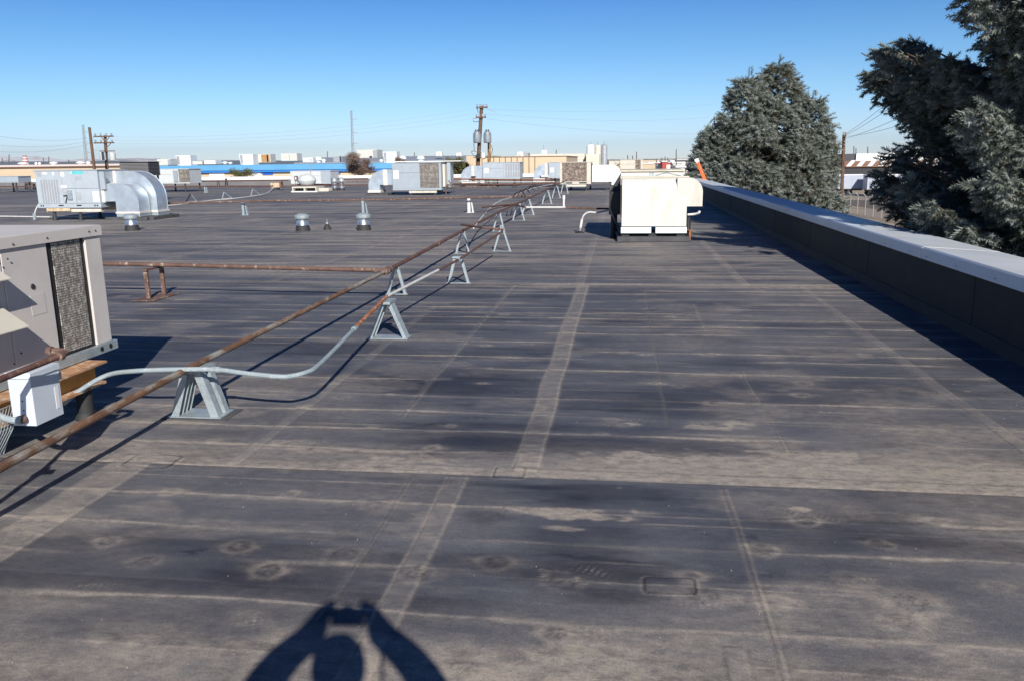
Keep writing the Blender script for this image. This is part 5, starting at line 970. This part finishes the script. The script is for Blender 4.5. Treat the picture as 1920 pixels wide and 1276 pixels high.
bgx = G(1577, 402, GZ); single(MB().lathe([(.3, 0), (.45, .15), (.4, .4), (.15, .5)], bgx, 10), 'white_bag', 'white', 'small white bundle on the dirt at the foot of the fence', 'bag', bgx)
bgx = G(1584.5, 401, GZ); single(MB().lathe([(.4, 0), (.5, .3), (.35, .6), (.1, .7)], bgx, 10), 'black_bag', 'black', 'small black bundle on the dirt beside the white one', 'bag', bgx)

# poles, towers, wires
def pole(lab, ub, vb, ut, vt, Y, r, m='pole', arms=(), nm='utility_pole', grp=None, ins=0):
    B = Vector(D(ub, vb, Y)); T = Vector(D(ut, vt, Y)); d = (T-B)/(T.z-B.z); B0 = B-d*(B.z-GZ); t = thing(nm, lab, 'utility pole', tuple(B0), grp)
    MB().tube([B0, T], [r*1.15, r*.85], 8).build('shaft', m, t)
    for (v, ua, ub_) in arms:
        p, q = Vector(D(ua, v, Y)), Vector(D(ub_, v, Y)); q.z = p.z; MB().beam(p-Vector((0, r+.06, 0)), q-Vector((0, r+.06, 0)), .12, .12).build('crossarm', m, t)
        for k in range(ins): xx = p.x+(q.x-p.x)*(k+.3)/(ins-.4); MB().lathe([(.05, 0), (.09, .05), (.05, .12), (.09, .17), (.04, .25)], (xx, Y-r-.06, p.z+.06), 8).build('insulator', 'bggrey', t)
    return t, T
t, T = pole('tall brown utility pole with two large transformers near the middle of the view', 897, 300, 903, 199, 76, .19, arms=((202.5, 894, 915), (221, 893, 912)), ins=4)
MB().beam(D(894, 202, 75.9), D(897, 212, 75.9), .06, .06).build('arm_brace', 'pole', t); MB().beam(D(903, 221, 75.9), D(899, 229, 75.9), .06, .06).build('arm_brace', 'pole', t); MB().beam(D(912, 204, 75.7), D(930, 211.5, 75.7), .05, .05).build('side_arm', 'steelfar', t); MB().beam(D(893, 222, 75.7), D(885, 224, 75.7), .05, .05).build('side_arm', 'steelfar', t)
for uu, uw in ((894.5, 7), (914, 7)):
    x, _, zt_ = D(uu, 246, 75.6); zb_ = D(uu, 268.5, 75.6)[2]; r = D(uu+uw, 250, 75.6)[0]-x; o = MB().lathe([(r*.85, 0), (r, .05), (r, (zt_-zb_)*.78), (r*.7, (zt_-zb_)*.95), (r*.3, zt_-zb_)], (x, 75.5, zb_), 16).build('transformer', 'xfmr', t)
    for k in range(10): a = k*.628; sub(MB().box(x+r*math.cos(a)-.02, x+r*math.cos(a)+.02, 75.5+r*math.sin(a)-.02, 75.5+r*math.sin(a)+.02, zb_+.1, zb_+(zt_-zb_)*.75), 'cooling_fin', 'xfmr', o, t)
    for s_ in (-.5, .5): sub(MB().lathe([(.06, 0), (.08, .1), (.05, .25)], (x+s_*r*.6, 75.5, zt_-.12), 8), 'bushing', 'dark', o, t)
for pts in ([(888, 269), (889, 282), (884, 285), (888, 292), (896, 294)], [(918, 268), (923, 280), (919, 292), (905, 299)], [(888, 283), (896, 286), (901, 285), (905, 297)], [(898, 228), (889, 229), (887, 226)]): MB().tube(bez([D(u, v, 75.5) for u, v in pts], 5), .03, 5).build('cable', 'wire', t)
a = D(903.5, 287, 75.4); b_ = D(909.5, 296, 75.4); MB().box(a[0], b_[0], 75.3, 75.6, b_[2], a[2]).build('meter_box', 'white', t); a = D(892, 291, 75.4); b_ = D(901, 297, 75.4); MB().box(a[0], b_[0], 75.3, 75.55, b_[2], a[2]).build('splice_box', 'dark', t)
pole('short orange brown stub pole right of the transformers', 917.5, 300, 917, 268, 76.6, .17, 'polepale')
pole('leaning bare brown pole behind the grey blue duct unit', 177, 317, 167.5, 239, 70, .14)
t, T = pole('brown pole with two crossarms and two white transformers on the left', 200.5, 317, 197, 254, 74, .16, arms=((256.5, 178.5, 215), (268.5, 179, 216)), ins=4)
for uu in (192, 210): x, _, zt_ = D(uu, 285, 73.6); zb_ = D(uu, 301, 73.6)[2]; MB().lathe([(.26, 0), (.28, .05), (.28, zt_-zb_-.1), (.1, zt_-zb_)], (x, 73.6, zb_), 14).build('transformer', 'unitwhite', t)
MB().beam(D(187, 283.5, 73.7), D(215, 283.5, 73.7), .08, .08).build('platform', 'pole', t); MB().beam(D(190, 257.5, 73.7), D(197, 266, 73.7), .05, .05).build('arm_brace', 'pole', t); MB().beam(D(205, 257.5, 73.7), D(198, 266, 73.7), .05, .05).build('arm_brace', 'pole', t); MB().beam(D(208, 269, 73.7), D(200, 277, 73.7), .05, .05).build('arm_brace', 'pole', t)
t, T = pole('dark pole between the broad spruce and the white building', 1579, 345, 1582.5, 254, 62, .13, arms=((256, 1579, 1585.5),), ins=2)
for ua, ub_, v in ((1582, 1590, 266), (1582, 1588, 272), (1581, 1575, 281)): MB().beam(D(ua, v, 61.8), D(ub_, v+1, 61.8), .05, .05).build('side_arm', 'steelfar', t)
for i, (u, vt, vb, Y, lab) in enumerate(((17, 290, 309, 200, 'small dark pole farthest left on the horizon'), (4, 297, 309, 300, 'tiny pole at the left edge of the photo'), (81, 296, 309, 220, 'small pole left of the white sign on the horizon'), (91.5, 294, 309, 215, 'small dark pole behind the tan warehouse'), (129, 300, 309, 300, 'tiny pole halfway to the left lattice tower'), (614, 284, 303, 260, 'thin pole above the wide drum vent'), (777, 286, 300, 260, 'thin pole above the blue grey roof'), (1043, 281, 291, 230, 'thin pole left of the silos'), (1177, 291, 300, 320, 'thin pole above the beige unit, left of three'), (1186, 292, 300, 320, 'thin pole above the beige unit, middle of three'), (1193.5, 285, 300, 300, 'thin pole above the beige unit, tallest of three'), (1231, 298, 309, 420, 'short distant pole left of the red roof'), (1241, 296, 308, 400, 'short distant pole over the red roof'), (1247, 294, 308, 400, 'distant pole right of the red roof'), (1252, 296, 308, 430, 'distant pole next to the tallest one'), (1268, 280, 318, 190, 'tallest distant pole left of the orange ladder'), (1601, 274, 288, 260, 'thin pole behind the white building, left of three'), (1605, 278, 288, 280, 'thin pole behind the white building, middle of three'), (1627, 275, 288, 260, 'thin pole behind the white building, right of three'))):
    pole(lab, u, vb, u, vt, Y, Y*.0006, 'wire', grp='thin poles on the horizon')
def lattice(lab, ub, ut, vt, vb, Y, w_):
    B = Vector(D(ub, vb, Y)); T = Vector(D(ut, vt, Y)); B.z = GZ; B.x -= (T.x-B.x)*.1; t = thing('lattice_mast', lab, 'lattice mast', tuple(B)); n = 22; th = Y*.00025
    for i in range(3):
        a = i*2.094; o = Vector((math.cos(a), math.sin(a), 0))*w_; MB().tube([B+o, T+o*.5], th, 4).build('leg', 'steelfar', t)
    br = MB()
    for k in range(n):
        for i in range(3):
            o = Vector((math.cos(i*2.094), math.sin(i*2.094), 0))*w_; o2 = Vector((math.cos((i+1)*2.094), math.sin((i+1)*2.094), 0))*w_
            p = B.lerp(T, k/n)+o*(1-.5*k/n); q_ = B.lerp(T, (k+1)/n)+o2*(1-.5*(k+1)/n); br.tube([p, q_], th*.7, 3, caps=False)
    br.build('bracing', 'steelfar', t)
    for k, f in enumerate((.35, .5, .68)): p = B.lerp(T, f+.2); MB().beam(p, p+Vector((w_*3, 0, 0)), th*3, th*3).build('antenna', 'steelfar', t)
lattice('thin lattice mast on the left near the two brown poles', 161, 155.5, 234, 302, 260, .7); lattice('tall thin lattice mast above the blue banded building', 661, 658.5, 207, 292, 260, .6)
x, _, z = D(48, 305, 420); zt_ = D(48, 292, 420)[2]; t = thing('striped_chimney', 'distant red and white striped chimney on the left horizon', 'chimney', (x, 420, z)); hh = (zt_-z)/5
for k in range(5): MB().lathe([(1.5-.14*k, k*hh), (1.36-.14*k, (k+1)*hh)], (x, 420, z), 14).build('band', 'red' if k % 2 == 0 else 'white', t)
MB().lathe([(1.6, -7), (1.5, 0)], (x, 420, z), 14).build('base', 'white', t)
def wire(lab, pts, Y0, Y1=None, r=.018, sag=.0):
    r *= .55; sag *= .35
    Y1 = Y1 or Y0; (ua, va), (ub_, vb) = pts; A, B = Vector(D(ua, va, Y0)), Vector(D(ub_, vb, Y1)); P_ = []
    for k in range(25): s_ = k/24; p = A.lerp(B, s_); p.z -= sag*4*s_*(1-s_); P_.append(p)
    single(MB().tube(P_, r, 4), 'power_line', 'steelfar', lab, 'power line', tuple(A), 'overhead wires')
for i, (a, b_) in enumerate((((1582, 254), (1700, 163)), ((1582, 256), (1700, 180)), ((1585, 260), (1720, 205)), ((1590, 256), (1720, 225)))): wire(['highest', 'second highest', 'third', 'lowest'][i]+' wire running right from the dark pole to the near spruce', (a, b_), 62, 40, .02, .3)
for i, (va, vb) in enumerate(((236, 208), (262, 232), (276, 262))): wire(['upper', 'middle', 'lower'][i]+' faint wire from the transformer pole right toward the broad spruce', ((912, 205+i*9), (1330, vb-12)), 76, 120, .022, 1.5)
for i, (va, vb) in enumerate(((238, 203), (256, 206), (268, 222))): wire(['upper', 'middle', 'lower'][i]+' faint wire strung between the crossarm pole and the transformer pole', ((214, 257+i*6), (895, 203+i*9)), 74, 76, .02, 2.2)
for i, v in enumerate((243, 262, 275)): wire(['upper', 'middle', 'lower'][i]+' faint wire leaving the left edge from the crossarm pole', ((-30, v+8), (180, 257+i*5)), 60, 74, .02, 1.2)

# bushes and bare trees
def bush(nm, lab, u, vt, vb, hw, Y, m, n, sz, cat='tree', n2=1.0, trunk=True):
    x, _, zt_ = D(u, vt, Y); zb_ = D(u, vb, Y)[2]; r = abs(D(u+hw, vb, Y)[0]-x); t = thing(nm, lab, cat, (x, Y, GZ)); g = np.random.default_rng(int(u)); h = zt_-zb_
    cl = [(g.normal()*.45*r, g.normal()*.45*r, g.uniform(.15, .85)*h, g.uniform(.28, .5)*r) for _ in range(14)]
    P = []; wd = MB(); wd.tube([(x, Y, GZ), (x, Y, zb_+.2*h)], [.18, .1], 7)
    for a, b_, c, q in cl:
        wd.tube([(x, Y, zb_+.1*h-.3), (x+a*.5, Y+b_*.5, zb_+c*.6), (x+a, Y+b_, zb_+c)], [.07, .05, .02], 4)
        d = g.normal(size=(n//14, 3)); d /= np.linalg.norm(d, axis=1)[:, None]; P.append(np.array([x+a, Y+b_, zb_+c])+d*q*g.uniform(.3, 1.1, (n//14, 1))*[1, 1, .85])
    P = np.concatenate(P); P[:, 2] = np.minimum(P[:, 2], zt_+.1); wd.build('trunk', 'bark', t); tufts('crown', P-np.array([x, Y, GZ]), g.normal(size=P.shape), sz*g.uniform(.7, 1.4, len(P)), g.uniform(0, 1, len(P)), m, t, 6, 4)
bush('brown_tree', 'round tree with dry brown leaves before the blue banded building', 673, 290, 328, 32, 80, 'leafbrown', 4200, .26)
bush('brown_tree', 'top of a dry brown tree beside the white drum vent', 749, 296, 318, 14, 84, 'leafbrown', 1200, .26)
bush('green_bush', 'rounded olive green tree right of the tall coil unit', 859, 298, 330, 24, 80, 'leafgreen', 3600, .26)
bush('green_bush', 'flat topped sparse olive bush in front of the tan wall', 450, 318, 336, 20, 80, 'leafgreen', 1400, .22)
bush('bare_tree', 'wispy bare tree against the right side of the broad spruce', 1567, 245, 330, 14, 66, 'leafbrown', 500, .14)

# far town on the horizon, right of the silos and left
rr = random.Random(21); names = ('low white building', 'low tan building', 'grey roofed shed', 'brown house', 'white shed')
spec_ = [(1205, 1232, 306, 330, 'tanwall', 'low brown fence like building right of the beige unit'), (1232, 1262, 306.5, 300, 'white', 'white building under the red roof strip'), (1242, 1250, 302, 290, 'red', 'small red block beside the tall pole'), (1262, 1280, 305, 280, 'bgcream', 'pale building left of the orange ladder'), (1270, 1299, 311, 150, 'bgwhite', 'low white roofed shed just left of the orange ladder'), (1214, 1226, 302.5, 700, 'bgcream', 'tiny pale building on the horizon right of the silos'), (1142, 1160, 302, 600, 'bgcream', 'tiny low building between the silos and the beige unit'), (203, 226, 310.5, 140, 'blue', 'small deep blue building behind the crossarm pole'), (1586, 1606, 289, 215, 'bgcream', 'beige block behind the dark pole')]
for (u0, u1, vt, Y, m, lab) in spec_:
    x0, x1, zt = front(u0, u1, vt, Y); t = thing('distant_building', lab, 'building', (x0, Y, GZ), 'far buildings'); MB().box(x0, x1, Y, Y+15, GZ, zt-.3).build('wall', m, t); MB().box(x0-.3, x1+.3, Y-.3, Y+15.3, zt-.3, zt).build('roof', 'white' if m != 'white' else 'red', t)
for i in range(70):
    u = rr.choice((rr.uniform(-40, 560), rr.uniform(1140, 1300), rr.uniform(560, 1000))); Y = rr.uniform(450, 1500); A = D(u, 305, Y); wd, hh = rr.uniform(12, 40), rr.uniform(3, 6.0)
    x = A[0]; m = rr.choice(('bgwhite', 'bgcream', 'tanwall', 'bggrey', 'white', 'curb')); t = thing('distant_building', 'tiny far off building in the thin line of the town on the horizon', 'building', (x, Y, GZ), 'town on the horizon')
    MB().box(x, x+wd, Y, Y+20, GZ, GZ+hh).build('wall', m, t)
gg = np.random.default_rng(3); P = np.stack([gg.uniform(-900, 900, 9000), gg.uniform(300, 2200, 9000), GZ+gg.uniform(0, 4.5, 9000)], 1)
o = tufts('far_trees', P, gg.normal(size=P.shape), gg.uniform(2, 5, 9000), gg.uniform(0, .6, 9000), 'leafgreen', None, 6, 2); tag(o, 'thin dark line of far off trees among the town', 'trees', kind='stuff')

# mountains
def ridge(nm, Y, base, amp, x0, x1, seed, m, pw=1.0):
    n = 500; xs = np.linspace(x0, x1, n); h = base+amp*fbm(xs/Y*9, xs*0, seed, 6)**pw; h *= sstep(x1, x1-.6*(x1-x0), xs)*.75+.25
    b = MB(); vs = []
    for i in range(n): vs += [(xs[i], Y-2500, GZ-5), (xs[i], Y-900, GZ+h[i]*.45*(1+.3*math.sin(i*.7))), (xs[i], Y, GZ+h[i]), (xs[i], Y+2500, GZ-5)]
    fs = []
    for i in range(n-1):
        for k in range(3): fs.append((i*4+k, i*4+4+k, i*4+5+k, i*4+1+k))
    b.add(vs, fs); o = b.build(nm, m, smooth=80); o['kind'] = 'structure'
mat('mount', (.13, .15, .16), 1, var=.2, scale=.0006, detail=8); mat('snow', (.34, .30, .30), 1, var=.2, scale=.0006, col2=(.85, .80, .80), mix_scale=.0011, thr=(.42, .55))
ridge('hills', 17000, 80, 90, -22000, -2000, 5, 'mount'); ridge('mountains', 22000, 150, 560, -27000, -9500, 9, 'snow', 1.2)
hz = MB().box(-30000, 30000, -200, 26000, GZ-1, 520).build('haze', 'white', smooth=10); hm = bpy.data.materials.new('haze'); hm.use_nodes = True; hn = hm.node_tree; hn.nodes.remove(hn.nodes['Principled BSDF'])
vol = hn.nodes.new('ShaderNodeVolumePrincipled'); vol.inputs['Color'].default_value = (.74, .87, 1, 1); vol.inputs['Density'].default_value = 2.0e-5; vol.inputs['Anisotropy'].default_value = .2; hn.links.new(vol.outputs[0], hn.nodes['Material Output'].inputs['Volume'])
hz.data.materials.clear(); hz.data.materials.append(hm); tag(hz, 'thin blue air haze over the far town and mountains', 'haze', kind='stuff')
